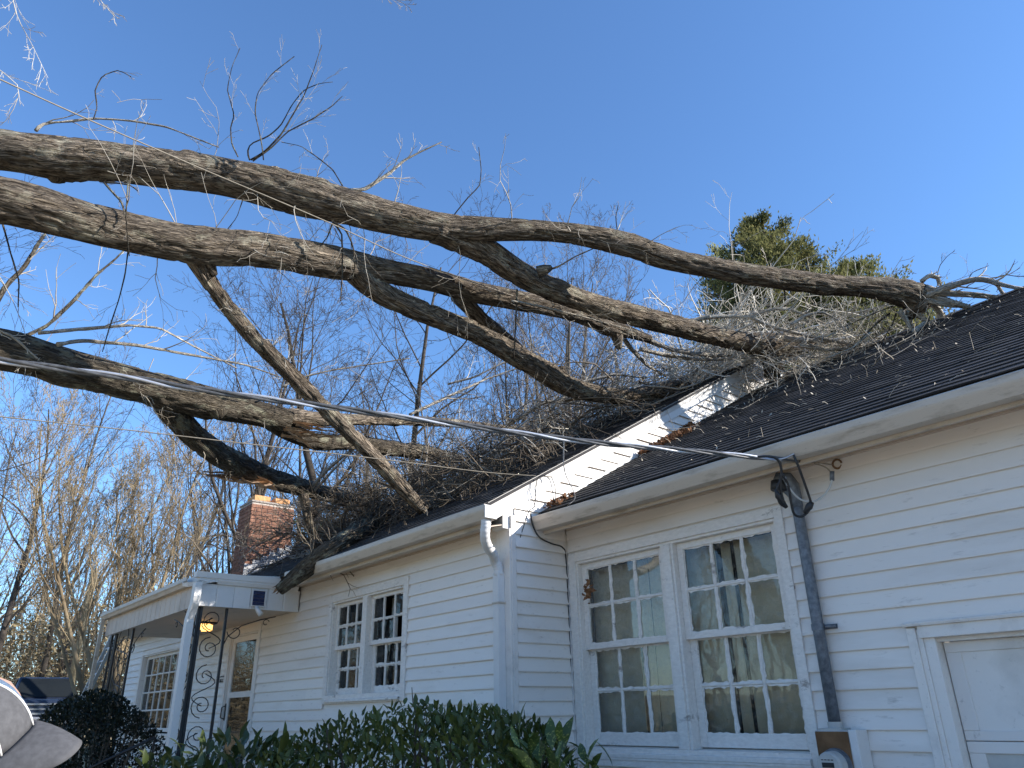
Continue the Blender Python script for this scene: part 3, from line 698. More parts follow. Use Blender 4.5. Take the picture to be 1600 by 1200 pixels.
for (a, b, sd) in ((-4.979, -4.013, 1), (-3.879, -2.951, 2)):
    sash(W, a, b, 0.495, 1.234, D2+0.035, 3, 2, 0.058, 0.05, 0.048, 0.022, seed=sd)
    sash(W, a, b, -0.255, 0.53, D2+0.078, 3, 2, 0.06, 0.04, 0.092, 0.022, seed=sd+2)
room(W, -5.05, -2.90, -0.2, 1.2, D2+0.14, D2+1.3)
curtain(W, -5.00, -4.48, -0.2, 1.2, D2+0.19, M_CURT, 0.004, 9, seed=1); curtain(W, -4.46, -4.34, -0.2, 1.2, D2+0.20, M_CURT, 0.012, 34, seed=2)
curtain(W, -4.32, -3.98, -0.2, 1.2, D2+0.185, M_CURT, 0.004, 9, seed=3)
curtain(W, -3.97, -3.62, -0.2, 1.2, D2+0.185, M_CURT, 0.005, 12, seed=4); curtain(W, -3.57, -3.49, -0.2, 1.2, D2+0.20, M_CURT, 0.008, 40, seed=5)
curtain(W, -3.44, -2.94, -0.2, 1.2, D2+0.185, M_CURT, 0.003, 7, seed=6)
# left window of the main wall
W = empty('window', (0, 0, 0), house); hp(W); tag(W, 'small paired window with lace curtains')
casing(W, OP_LW, HOLES_M[0], D1, M_PEEL)
mu = MB(); mu.box(-7.70, -7.60, D1-0.022, D1+0.13, 0.22, 1.215); mu.build('mullion', M_PEEL, W, bevel=0.004)
si = MB(); si.prism([(D1-0.055, 0.165), (D1-0.055, 0.145), (D1-0.0305, 0.145), (D1-0.0305, 0.17), (D1+0.13, 0.22), (D1+0.13, 0.235)], 'x', -8.43, -6.84); si.build('sill', M_PEEL, W, bevel=0.003)
for (a, b, sd) in ((-8.41, -7.70, 11), (-7.60, -6.86, 12)):
    sash(W, a, b, 0.70, 1.214, D1+0.035, 3, 2, 0.045, 0.035, 0.04, 0.020, seed=sd, broken=((2, 0), (1, 1)) if sd == 12 else ())
    sash(W, a, b, 0.225, 0.73, D1+0.078, 3, 2, 0.055, 0.03, 0.06, 0.020, seed=sd+2)
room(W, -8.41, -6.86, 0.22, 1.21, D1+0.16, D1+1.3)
for (a, b) in ((-8.36, -7.76), (-7.56, -6.90)): curtain(W, a, b, 0.22, 0.70, D1+0.24, M_SHEER, 0.012, 42, seed=int(-a*10))
for (a, b) in ((-8.36, -8.22), (-7.86, -7.76), (-7.54, -7.42)): curtain(W, a, b, 0.70, 1.2, D1+0.26, M_SHEER, 0.012, 50, seed=int(-a*10))
# porch picture window with a white lattice of muntins
W = empty('window', (0, 0, 0), house); hp(W); tag(W, 'many-paned window on the porch')
casing(W, OP_PW, HOLES_M[2], D1, M_SID)
sash(W, -16.12, -13.58, -0.18, 1.10, D1+0.05, 7, 4, 0.05, 0.05, 0.06, 0.026, seed=31, mt=M_TRIM, putty=False)
MB().box(-16.15, -13.55, D1-0.05, D1+0.13, -0.235, -0.20).build('sill', M_TRIM, W)
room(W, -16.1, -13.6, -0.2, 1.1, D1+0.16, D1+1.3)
for i in range(6): curtain(W, -16.05+i*0.42, -15.80+i*0.42, -0.1, 1.1, D1+0.3, M_SHEER, 0.015, 40, seed=40+i)
# storm door
Dd = empty('front_door', (0, 0, 0), house); hp(Dd); tag(Dd, 'white storm door with two glass panels')
casing(Dd, OP_DOOR, HOLES_M[1], D1, M_DOOR)
fr = MB(); fr.box(-11.60, -11.50, D1+0.005, D1+0.04, -1.08, 1.088); fr.box(-10.72, -10.62, D1+0.005, D1+0.04, -1.08, 1.088)
fr.box(-11.50, -10.72, D1+0.006, D1+0.039, 1.01, 1.088); fr.box(-11.50, -10.72, D1+0.006, D1+0.039, 0.27, 0.345); fr.box(-11.50, -10.72, D1+0.006, D1+0.039, -1.08, -0.95)
fr.build('storm_frame', M_DOOR, Dd, bevel=0.003)
MB().box(-11.499, -10.721, D1+0.02, D1+0.023, 0.346, 1.009).build('pane', M_GLASS, Dd); MB().box(-11.499, -10.721, D1+0.02, D1+0.023, -0.949, 0.269).build('pane', M_GLASS, Dd)
dl = MB(); dl.box(-11.60, -10.62, D1+0.15, D1+0.19, -1.08, 1.09); dl.build('inner_door', M_SOF, Dd)
dp = MB()
for xa in (-11.5, -11.05):
    for za in (-0.9, -0.1): dp.box(xa, xa+0.36, D1+0.143, D1+0.1495, za, za+0.62)
dp.build('door_panel', M_SOF, Dd, bevel=0.004)
hd = MB(); hd.tube([(-11.575, D1-0.004, 0.17), (-11.575, D1-0.05, 0.15), (-11.575, D1-0.055, 0.02), (-11.575, D1-0.004, 0.0)], 0.008, 8); hd.box(-11.59, -11.555, D1-0.003, D1+0.004, -0.02, 0.2); hd.build('handle', M_IRON, Dd)
# house number plate, figures 822
npz = MB(); npz.box(-11.90, -11.735, D1-0.018, D1-0.0145, 0.475, 0.60); plate = part('number_plate', npz, M_TRIM)
def digit(ch, x, z, h, y, mb):
    wd = h*0.5; t = h*0.15; seg = {'8': 'abcdefg', '2': 'abged'}[ch]
    S = {'a': (0, wd, h-t, h), 'd': (0, wd, 0, t), 'g': (0, wd, h/2-t/2, h/2+t/2), 'f': (0, t, h/2, h), 'b': (wd-t, wd, h/2, h), 'e': (0, t, 0, h/2), 'c': (wd-t, wd, 0, h/2)}
    for s in seg:
        a, b, c, d = S[s]; mb.prism([(x+a+(c)*0.18, z+c), (x+b+(c)*0.18, z+c), (x+b+(d)*0.18, z+d), (x+a+(d)*0.18, z+d)], 'y', y-0.004, y)
for i, c_ in enumerate('822'):
    m_ = MB(); digit(c_, -11.885+i*0.049, 0.49, 0.088, D1-0.019, m_); m_.build('digit', M_IRON, plate)
# garage door
Gd = empty('garage_door', (0, 0, 0), house); hp(Gd); tag(Gd, 'white panelled garage door')
x0, x1, zt = -2.175, 0.75, 0.455
c = MB(); c.box(x0, x0+0.055, D2-0.030, D2+0.002, -1.5, zt-0.03); c.box(x0+0.055, x0+0.085, D2-0.020, D2+0.002, -1.5, zt-0.04); c.box(x0+0.085, x0+0.15, D2-0.012, D2+0.09, -1.5, zt-0.06)
c.box(x1-0.13, x1, D2-0.028, D2+0.09, -1.5, zt-0.03); c.box(x0+0.07, x1-0.13, D2-0.034, D2+0.002, zt-0.092, zt-0.022)
c.build('casing', M_TRIM, Gd, bevel=0.004)
c = MB(); c.prism([(D2-0.05, zt-0.022), (D2-0.055, zt-0.008), (D2-0.05, zt), (D2+0.002, zt+0.008), (D2+0.002, zt-0.022)], 'x', x0-0.01, x1+0.01); c.build('drip_cap', M_TRIM, Gd)
MB().box(x0+0.15, x1-0.13, D2+0.02, D2+0.09, zt-0.115, zt-0.090).build('header', M_PEEL, Gd)
ox0, ox1 = x0+0.155, x1-0.13; zz = zt-0.115; hs = 0.53
for s_ in range(4):
    zt_, zb_ = zz-s_*hs-0.002, zz-(s_+1)*hs+0.002
    p = MB(); yb_ = D2+0.075
    st = 0.085; nP = 3; pw = (ox1-ox0-st*(nP+1))/nP
    p.box(ox0, ox1, yb_, yb_+0.03, zt_-st*0.7, zt_); p.box(ox0, ox1, yb_, yb_+0.03, zb_, zb_+st*0.6)
    for i in range(nP+1): p.box(ox0+i*(pw+st), ox0+i*(pw+st)+st, yb_+0.0005, yb_+0.0295, zb_+st*0.6, zt_-st*0.7)
    p.build('door_section', M_DOOR, Gd, bevel=0.004)
    for i in range(nP):
        a = ox0+st+i*(pw+st)
        if s_ == 1: MB().box(a-0.002, a+pw+0.002, yb_+0.012, yb_+0.016, zb_+st*0.6-0.002, zt_-st*0.7+0.002).build('pane', M_BOX, Gd)
        else: MB().box(a-0.002, a+pw+0.002, yb_+0.010, yb_+0.018, zb_+st*0.6-0.002, zt_-st*0.7+0.002).build('door_panel', M_DOOR, Gd)

# ------------------------------------------------------------------ porch (part of the house)
PXR, PXL, PYF = -9.35, -13.60, 2.90
pr = MB(); pr.prism([(PYF-0.02, 1.500), (PYF-0.02, 1.575), (3.86, 1.630), (3.86, 1.500)], 'x', PXL, PXR+0.05)
porch = part('porch_roof', pr, M_RAKE)
MB().box(PXL+0.02, PXR-0.02, PYF+0.02, D1-0.035, 1.235, 1.245).build('porch_ceiling', M_SOF, porch)
n = 21; wdt = (PXR-PXL-0.01)/n
for i in range(n):
    a = PXL+i*wdt; MB().prism([(a+0.001, PYF), (a+0.012, PYF-0.007), (a+wdt-0.012, PYF-0.007), (a+wdt-0.001, PYF), (a+wdt-0.001, PYF+0.012), (a+0.001, PYF+0.012)], 'z', 1.215, 1.475).build('fascia_panel', M_SOF, porch)
n = 6; wdt = (D1-0.03-PYF-0.01)/n
for i in range(n):
    a = PYF+0.008+i*wdt; MB().prism([(PXR, a+0.001), (PXR+0.007, a+0.012), (PXR+0.007, a+wdt-0.012), (PXR, a+wdt-0.001), (PXR-0.012, a+wdt-0.001), (PXR-0.012, a+0.001)], 'z', 1.222, 1.475).build('fascia_panel', M_RAKE, porch)
t_ = MB(); t_.prism([(PXR, 1.476), (PXR+0.035, 1.476), (PXR+0.06, 1.515), (PXR+0.06, 1.535), (PXR, 1.535)], 'y', 3.10, 4.12); t_.build('porch_trim', M_RAKE, porch)
t_ = MB(); t_.prism([(PXR-0.03, 1.536), (PXR+0.07, 1.536), (PXR+0.085, 1.60), (PXR-0.03, 1.60)], 'y', 2.83, 3.86); t_.build('porch_trim', M_RAKE, porch)
MB().box(PXR-0.0, PXR+0.03, 3.86, 4.15, 1.44, 1.475).build('porch_trim', M_RAKE, porch)
g_ = [(PYF-0.002, 1.56), (PYF-0.002, 1.465), (PYF-0.07, 1.465), (PYF-0.085, 1.50), (PYF-0.10, 1.52), (PYF-0.10, 1.565), (PYF-0.085, 1.565), (PYF-0.085, 1.53), (PYF-0.06, 1.475), (PYF-0.012, 1.475), (PYF-0.012, 1.56)]
MB().prism(g_, 'x', PXL-0.12, PXR-0.20).build('porch_gutter', M_GUT, porch)
# torn corner of the gutter
tc = MB()
def strip(mb, pts, wv, th=0.004):
    rings = []
    for p, wv_ in zip(pts, wv):
        p = np.array(p); v = np.array(wv_); nrm = np.array([0.3, -0.9, 0.1])*th
        rings.append([p, p+v, p+v+nrm, p+nrm])
    mb.sweep(rings, None)
strip(tc, [(-9.62, 2.80, 1.51), (-9.50, 2.76, 1.45), (-9.38, 2.78, 1.425), (-9.27, 2.90, 1.45), (-9.26, 3.05, 1.49)], [(0, -0.01, 0.015), (0, -0.01, 0.035), (0.02, -0.01, 0.05), (0.02, 0, 0.035), (0.0, 0, 0.02)])
tc.build('bent_gutter_strip', M_RAKE, porch)
MB().box(PXR-0.18, PXR+0.01, PYF+0.0, PYF+0.12, 1.48, 1.53).build('gutter_shade_block', M_IRON, porch)  # solid black block painting the shade inside the torn gutter corner
# porch downspout
xx, yy = -9.44, 2.83
pd = MB()
def rect_tube(mb, pts, a, b):
    rings = []
    for i, p in enumerate(pts):
        p = np.array(p); rings.append([p+np.array(q) for q in ((-a, -b, 0), (a, -b, 0), (a, b, 0), (-a, b, 0))])
    mb.sweep(rings, None)
rect_tube(pd, [(-9.22, 2.84, 1.46), (-9.22, 2.84, 1.30), (-9.25, 2.845, 1.22), (-9.33, 2.85, 1.13), (-9.37, 2.85, 1.06), (-9.375, 2.85, 0.9), (-9.38, 2.85, -1.4)], 0.055, 0.038)
pd.build('downspout_and_light_edge', M_RAKE, porch)
# iron posts with scrollwork
def spiral(mb, c, r0, turns, ax, start=0.0, sgn=1, rad=0.006):
    pts = []; N = int(14*turns)
    for i in range(N+1):
        t = i/N; r = r0*(1-0.78*t); a = start+sgn*2*math.pi*turns*t
        u = r*math.cos(a); v = r*math.sin(a)
        pts.append((c[0]+(u if ax == 'x' else 0), c[1]+(u if ax == 'y' else 0), c[2]+v))
    mb.tube(pts, rad, 6)
def iron_post(xa, ya, ax, wd, z0=-1.3, z1=1.22):
    p = MB(); dx, dy = (wd, 0) if ax == 'x' else (0, wd)
    for s in (0, 1): p.box(xa+dx*s-0.014, xa+dx*s+0.014, ya+dy*s-0.014, ya+dy*s+0.014, z0, z1)
    pst = p.build('iron_post', M_IRON, porch)
    s_ = MB(); z = z0+0.1; k = 0
    while z < z1-0.3:
        cx, cy = xa+dx*0.5, ya+dy*0.5; sg = 1 if k % 2 else -1
        spiral(s_, (cx, cy, z+0.1), wd*0.42, 1.5, ax, math.pi/2*sg, sg)
        spiral(s_, (cx, cy, z+0.42), wd*0.40, 1.4, ax, -math.pi/2*sg, -sg)
        q = [(cx+(dx*0.4*math.sin(u*6.28)*sg), cy+(dy*0.4*math.sin(u*6.28)*sg), z+0.1+0.34*u) for u in np.linspace(0, 1, 12)]
        s_.tube(q, 0.006, 6); z += 0.62; k += 1
    s_.build('scrollwork', M_IRON, pst, smooth=True)
    return pst
iron_post(-9.68, 2.96, 'x', 0.24); iron_post(-9.43, 2.99, 'y', 0.30)
iron_post(-13.38, 2.96, 'x', 0.22); iron_post(-13.10, 2.96, 'x', 0.9)
br = MB()
def bracket(x, y, ax, sg):
    f = (lambda u, v: (x+sg*u, y, 1.2-v)) if ax == 'x' else (lambda u, v: (x, y+sg*u, 1.2-v))
    br.tube([f(0.0, 0.42), f(0.05, 0.30), f(0.2, 0.17), f(0.42, 0.09), f(0.62, 0.04)], 0.007, 6)
    pts = []
    for i in range(18):
        t = i/17; a = 3.2+5.6*t; r = 0.095*(1-0.7*t); u, v = 0.13+r*math.cos(a), 0.24-r*math.sin(a); pts.append(f(u, v))
    br.tube(pts, 0.006, 6)
    pts = []
    for i in range(14):
        t = i/13; a = 0.4+5.2*t; r = 0.045*(1-0.6*t); pts.append(f(0.50+r*math.cos(a), 0.12-r*math.sin(a)))
    br.tube(pts, 0.005, 6)
bracket(-9.43, 3.29, 'y', 1); bracket(-9.43, 2.99, 'y', -0.3); bracket(-9.70, 2.96, 'x', -1); bracket(-12.2, 2.96, 'x', 1); bracket(-13.38, 2.97, 'x', -0.3)
br.build('scroll_bracket', M_IRON, porch, smooth=True)
dr = MB(); dr.box(-14.0, PXR, 2.75, D1-0.02, -1.45, -1.25); dr.build('porch_floor', M_MORT, porch)
MB().box(-13.62, -13.57, 2.80, 2.85, -1.4, 1.47).build('downspout_and_light_edge', M_GUT, porch)  # pale pole added in place of the light edge on the left iron post
# ceiling lamp over the porch, lit
lm = MB(); lm.box(-11.30, -11.02, 3.46, 3.74, 1.21, 1.234); lmo = lm.build('porch_lamp', M_IRON, porch)
gl = MB()
for i in range(4):
    a0_, a1_ = i*math.pi/2+0.12, (i+1)*math.pi/2-0.12
    ring = [(-11.16+0.12*math.cos(a), 3.6+0.12*math.sin(a)) for a in np.linspace(a0_, a1_, 5)]
    for (p, q) in zip(ring[:-1], ring[1:]): gl.add([(*p, 1.13), (*q, 1.13), (*q, 1.209), (*p, 1.209)], [(0, 1, 2, 3)])
gl.build('lamp_shade', M_LAMP, lmo)
# solar light clipped to the side fascia
sol = tag(empty('solar_light', (PXR+0.03, 3.62, 1.35)), 'small white framed solar light fixed to the porch fascia above the door', 'solar light')
f_ = MB(); f_.box(-0.012, 0.014, -0.085, 0.085, -0.098, -0.088); f_.box(-0.012, 0.014, -0.085, 0.085, 0.088, 0.098); f_.box(-0.012, 0.014, -0.085, -0.075, -0.088, 0.088); f_.box(-0.012, 0.014, 0.075, 0.085, -0.088, 0.088)
f_.build('frame', M_RAKE, sol)
for i in range(4):
    a = -0.086+i*0.0435; MB().box(-0.010, 0.008, -0.074, 0.074, a, a+0.040).build('solar_cell', M_SOLAR, sol)
MB().tube([(0.0, -0.02, -0.10), (0.03, 0.0, -0.15), (0.06, 0.03, -0.20)], [0.02, 0.028, 0.034], 10).build('lamp_head', M_RAKE, sol, smooth=True)
# steps handrail
rl = tag(empty('stair_railing', (-9.9, 2.2, GZ)), 'black iron handrail of the porch steps behind the bush', 'railing')
def rel(pts, o): return [tuple(np.array(p)-np.array(o.location)) for p in pts]
ra, rb = at(110, 1215, 8.2), at(242, 1152, 8.6)
MB().tube(rel([ra, rb, rb+np.array([0, 0.03, -0.05])], rl), 0.018, 8).build('rail', M_IRON, rl, smooth=True)
for q in (0.1, 0.55, 1.0):
    p = ra*(1-q)+rb*q; MB().tube(rel([p, (p[0], p[1], GZ)], rl), 0.013, 6).build('baluster', M_IRON, rl)
#@@GEOM2
# ------------------------------------------------------------------ fallen tree
def dlin(x0, d0, x1, d1):
    """depth along a straight limb seen between two picture columns"""
    return lambda x: 1.0/(1/d0+(1/d1-1/d0)*(x-x0)/(x1-x0))
tree = tag(empty('fallen_tree', (0, 0, 0)), 'huge leafless tree fallen across the house, its limbs lying on both roofs', 'tree')
def plimb(pts, dfun, mt, seed, name='limb', sides=36, lump=0.13, step=0.035, extra=None):
    P = []; R = []
    for x, y, t in pts:
        d = dfun(x); P.append(at(x, y, d)); R.append(t*0.5*d/FPX)
    if extra:
        for p, r in extra: P.insert(0, np.array(p)); R.insert(0, r)
    limb(name, P, R, mt, tree, sides, step, lump, seed)
    return np.array(P), np.array(R)
TJ = np.array([-10.0, -4.2, 4.1])         # where the limbs meet the trunk, outside the picture
dA = dlin(0, 6.4, 1445, 8.9)
LA = plimb([(0, 233, 62), (80, 246, 66), (160, 250, 62), (250, 264, 62), (330, 273, 58), (400, 288, 60), (440, 298, 66), (500, 314, 60), (567, 331, 58), (633, 346, 54), (700, 358, 46), (767, 357, 36), (833, 359, 34),
            (900, 366, 34), (956, 377, 37), (990, 385, 40), (1050, 407, 34), (1112, 418, 34), (1206, 435, 34), (1300, 445, 32), (1350, 448, 32), (1400, 455, 40), (1428, 463, 54), (1448, 468, 30)], dA, M_BARK, 1,
           sides=56, extra=[((-8.2, -1.9, 4.75), 0.21), (TJ, 0.30)])
d7 = dA(680); dB = dlin(680, d7, 1215, 10.0)
LB = plimb([(680, 358, 46), (735, 378, 46), (770, 398, 42), (800, 422, 38), (833, 440, 38), (900, 467, 34), (956, 484, 36), (1019, 499, 36), (1080, 516, 33), (1140, 530, 30), (1185, 538, 38), (1212, 542, 48), (1238, 538, 34), (1275, 537, 16)], dB, M_BARK, 2, sides=48)
plimb([(1195, 540, 40), (1208, 562, 34), (1207, 590, 24)], lambda x: 9.9, M_BARK2, 3)
dC = dlin(0, 5.7, 960, 9.3)
LC = plimb([(0, 310, 78), (100, 338, 70), (200, 365, 64), (300, 383, 62), (400, 389, 54), (467, 400, 52), (540, 414, 48), (600, 423, 38), (667, 435, 36), (733, 455, 35), (800, 468, 32), (870, 481, 28), (920, 496, 26), (955, 512, 28), (985, 520, 18), (1015, 530, 12)], dC, M_BARK, 4,
           sides=56, extra=[((-7.3, -1.6, 3.85), 0.21), (TJ+np.array([0.05, 0.1, -0.15]), 0.32)])
dD = dlin(545, dC(545), 1085, 10.9)
LD = plimb([(545, 412, 44), (572, 440, 42), (600, 462, 37), (667, 490, 34), (733, 516, 32), (767, 532, 33), (800, 552, 36), (850, 580, 35), (878, 600, 32), (920, 614, 28), (980, 621, 24), (1040, 609, 24), (1085, 597, 18), (1130, 588, 10)], dD, M_BARK, 5, sides=44)
plimb([(715, 462, 26), (735, 480, 27), (760, 508, 25), (790, 532, 25), (815, 552, 22)], dlin(715, dC(715)+0.05, 815, 9.25), M_BARK, 6)
dFb = dlin(300, 6.55, 665, 8.15)
LF = plimb([(300, 396, 34), (312, 418, 26), (332, 448, 25), (353, 477, 24), (380, 511, 25), (408, 540, 25), (438, 568, 24), (472, 603, 25), (513, 645, 24), (554, 683, 25), (592, 722, 25), (627, 760, 22), (662, 797, 17)], dFb, M_BARK3 if False else M_BARK, 7)
dG = dlin(0, 6.9, 450, 9.0)
LG = plimb([(0, 543, 66), (100, 571, 56), (200, 599, 54), (267, 613, 52), (333, 631, 47), (400, 644, 42), (450, 657, 36)], dG, M_BARK2, 8, sides=48, extra=[((-8.7, -1.4, 3.2), 0.24), (TJ+np.array([0.1, -0.1, -0.6]), 0.30)])
plimb([(435, 650, 30), (513, 656, 22), (560, 656, 17), (612, 656, 16), (700, 660, 14), (787, 670, 12), (850, 676, 8)], dlin(435, 8.9, 850, 14.5), M_BARK, 9)
plimb([(425, 660, 30), (470, 684, 28), (500, 692, 26), (554, 691, 25), (612, 701, 25), (671, 708, 22), (720, 716, 14)], dlin(425, 8.9, 720, 13.2), M_BARK2, 10)
LH = plimb([(258, 632, 40), (275, 652, 42), (300, 678, 38), (333, 705, 38), (383, 731, 37), (427, 750, 31), (452, 756, 29), (496, 768, 26), (540, 780, 24), (578, 787, 20)], dlin(258, 8.05, 578, 13.0), M_BARK2, 11)
plimb([(474, 772, 15), (481, 805, 15), (486, 830, 14), (494, 856, 12)], lambda x: 10.5, M_BARK, 12)
# torn wood where two limbs have split
r = random.Random(3)
def splinter(mb, p, q, wdt, seed=0):
    p = np.array(p); q = np.array(q); n = 7; rings = []; rr = random.Random(seed); d = unit(q-p); s = unit(np.cross(d, [0, 0.4, 0.9])); u = np.cross(d, s)
    for i in range(n+1):
        t = i/n; w_ = wdt*(1-t)**0.7+0.002; c = p+(q-p)*t+np.array([0, 0, rr.uniform(-1, 1)*wdt*0.4])
        rings.append([c+s*w_, c+u*w_*0.35, c-s*w_, c-u*w_*0.35])
    MB().sweep(rings, None).build('splinter', M_WOOD, mb)
for i in range(9):
    y0 = 735+i*3.0; x1 = (297, 300, 315, 330, 322, 345, 350, 310, 365)[i]
    splinter(tree, at(405+i*3, y0+4, 9.7), at(x1, (737, 742, 744, 724, 747, 741, 715, 737, 744)[i], 9.2), 0.055+0.03*r.random(), i)
for i in range(8):
    splinter(tree, at(450-i*2+30*r.random(), 660+i*3, 8.75), at(515+20*r.random(), 676+3*i-10*r.random(), 8.9), 0.02+0.02*r.random(), 20+i)
splinter(tree, at(455, 672, 8.8), at(493, 703, 8.9), 0.05, 44)
# trunk and root plate, left of and behind the camera
limb('trunk', [(-13.0, -15.5, GZ-0.2), (-12.4, -12.5, -0.4), (-11.3, -8.3, 2.0), TJ], [0.55, 0.45, 0.40, 0.34], M_BARK2, tree, 32, 0.12, 0.15, 21)
rp = tubes([grow(np.array([[(-12.6, -13.6, -0.9), (-12.9, -14.6, -1.2), (-13.2, -15.6, -1.5)]]), np.array([[0.3, 0.3, 0.3]]), 26, 6, 1.0, 0.35, 1.4, 0.3, 1.0, -0.05, 0.2)])
link('roots', npmesh('roots', *rp), M_BARK2, tree)

for kx_, ky_, px_, py_, d_, rr_ in ((88, 252, 92, 284, 6.55, 0.10), (160, 256, 163, 283, 6.65, 0.09), (503, 318, 505, 342, 7.1, 0.085), (430, 285, 428, 262, 6.95, 0.075), (985, 384, 988, 366, 8.05, 0.075), (840, 425, 862, 418, 7.75, 0.045), (320, 400, 336, 430, 6.6, 0.045), (340, 640, 342, 654, 8.2, 0.07), (875, 590, 878, 572, 9.7, 0.065), (1300, 446, 1298, 430, 8.55, 0.05), (960, 515, 968, 545, 9.3, 0.06), (1436, 470, 1418, 496, 8.85, 0.10)):
    limb('knot', [at(kx_, ky_, d_), at((kx_+px_)/2, (ky_+py_)/2, d_), at(px_, py_, d_)], [rr_*1.5, rr_*1.25, rr_*0.6], M_BARK if ky_ < 600 else M_BARK2, tree, 20, 0.02, 0.25, int(kx_))
# pale branches springing from the limb end over the ridge
def pbranch(pts, d0, d1, t0, t1, mt=M_BARK3, name='branch'):
    n = len(pts); P = [at(x, y, d0+(d1-d0)*i/(n-1)) for i, (x, y) in enumerate(pts)]
    R = [max((t0+(t1-t0)*i/(n-1))*0.5*(d0+(d1-d0)*i/(n-1))/FPX, 0.002) for i in range(n)]
    limb(name, P, R, mt, tree, 10, 0.05, 0.06, len(pts)+int(pts[0][0]))
    return poly(P, 10), np.interp(np.linspace(0, 1, 10), np.linspace(0, 1, n), R)
pale = []
for a in (
    ([(1446, 462), (1475, 450), (1500, 443), (1522, 436), (1545, 438), (1570, 446), (1600, 452), (1630, 462)], 8.75, 8.1, 13, 7),
    ([(1545, 438), (1558, 445), (1568, 460)], 8.5, 8.4, 7, 5),
    ([(1440, 440), (1452, 430), (1466, 434), (1468, 446)], 8.8, 8.8, 8, 6),
    ([(1446, 450), (1475, 458), (1510, 460), (1545, 463), (1560, 465)], 8.75, 8.4, 12, 8),
    ([(1450, 462), (1470, 466), (1490, 473), (1515, 480)], 8.8, 8.5, 12, 8),
    ([(1445, 468), (1470, 475), (1500, 479), (1518, 481)], 8.75, 8.5, 9, 6),
    ([(1448, 470), (1462, 478), (1470, 490), (1472, 500)], 8.8, 8.75, 10, 9),
    ([(1420, 478), (1432, 490), (1445, 500), (1455, 505)], 8.8, 8.8, 10, 8),
    ([(1520, 490), (1508, 498), (1500, 508)], 8.2, 8.1, 9, 8),
    ([(1405, 485), (1418, 503), (1425, 516)], 8.8, 8.75, 10, 7),
    ([(1445, 505), (1436, 512), (1428, 519)], 8.6, 8.5, 8, 8),
    ([(1070, 505), (1100, 496), (1140, 494), (1175, 495), (1185, 488), (1215, 482), (1235, 483), (1262, 494), (1290, 506)], 9.6, 9.6, 9, 3),
    ([(1175, 497), (1205, 510), (1240, 520), (1280, 528), (1330, 538)], 9.6, 9.4, 8, 4),
    ([(1235, 508), (1262, 492), (1285, 487), (1310, 500), (1322, 520)], 9.6, 9.5, 6, 3),
    ([(1225, 528), (1260, 532), (1300, 533), (1345, 540)], 9.7, 9.3, 12, 5),
    ([(1250, 540), (1290, 546), (1325, 545), (1352, 540)], 9.6, 9.3, 9, 4),
    ([(985, 520), (1010, 530), (1045, 545), (1080, 552), (1120, 556), (1160, 553)], 9.5, 10.2, 12, 5),
    ([(1000, 545), (1040, 555), (1090, 562), (1150, 560), (1190, 555)], 9.8, 10.2, 8, 4),
    ([(975, 530), (990, 550), (1010, 570), (1040, 588)], 9.5, 10.2, 8, 4),
    ([(640, 648), (700, 620), (760, 592), (840, 565)], 9.5, 10.5, 6, 2),
    ([(480, 770), (510, 735), (545, 706), (570, 690)], 10.9, 10.6, 7, 4),
    ([(490, 768), (520, 735), (555, 700)], 10.9, 10.5, 5, 3),
    ([(440, 605), (470, 590), (520, 578), (560, 572), (640, 560)], 8.6, 9.0, 4, 2),
    ([(60, 520), (120, 515), (200, 508), (250, 512), (300, 540), (370, 575)], 6.8, 8.2, 7, 2),
    ([(90, 538), (130, 532), (220, 540), (300, 555), (385, 570), (440, 590)], 6.9, 8.4, 8, 2),
    ([(40, 525), (75, 508), (115, 470), (150, 430), (180, 405), (200, 385)], 7.2, 8.4, 8, 2),
    ([(-10, 480), (10, 445), (40, 415), (60, 380), (70, 366)], 7.2, 8.0, 9, 5),
    ([(-20, 510), (20, 525), (58, 560)], 6.3, 6.5, 5, 3),
    ([(56, 204), (62, 196), (75, 192), (105, 190), (145, 185), (200, 188), (260, 198), (295, 212), (342, 230)], 6.5, 6.8, 6, 2),
    ([(545, 297), (570, 296), (590, 283), (612, 268), (632, 250), (655, 238), (690, 222)], 7.1, 7.4, 8, 2),
    ([(800, 270+200), (850, 480), (920, 497), (1000, 520)], 7.7, 8.6, 4, 2),
    ([(700, 600), (740, 590), (800, 560), (850, 540)], 9.6, 9.9, 4, 2),
    ([(860, 640), (900, 600), (960, 585), (1010, 590)], 10.4, 10.6, 7, 3),
    ([(800, 660), (850, 628), (905, 630), (960, 640)], 10.6, 10.8, 8, 4),
    ([(1360, 520), (1330, 545), (1290, 560)], 9.0, 8.8, 3, 2),
    ): pale.append(pbranch(*a, mt=M_BARK2 if a[0][0] in ((40, 525), (-10, 480)) else M_BARK3))
dark = []
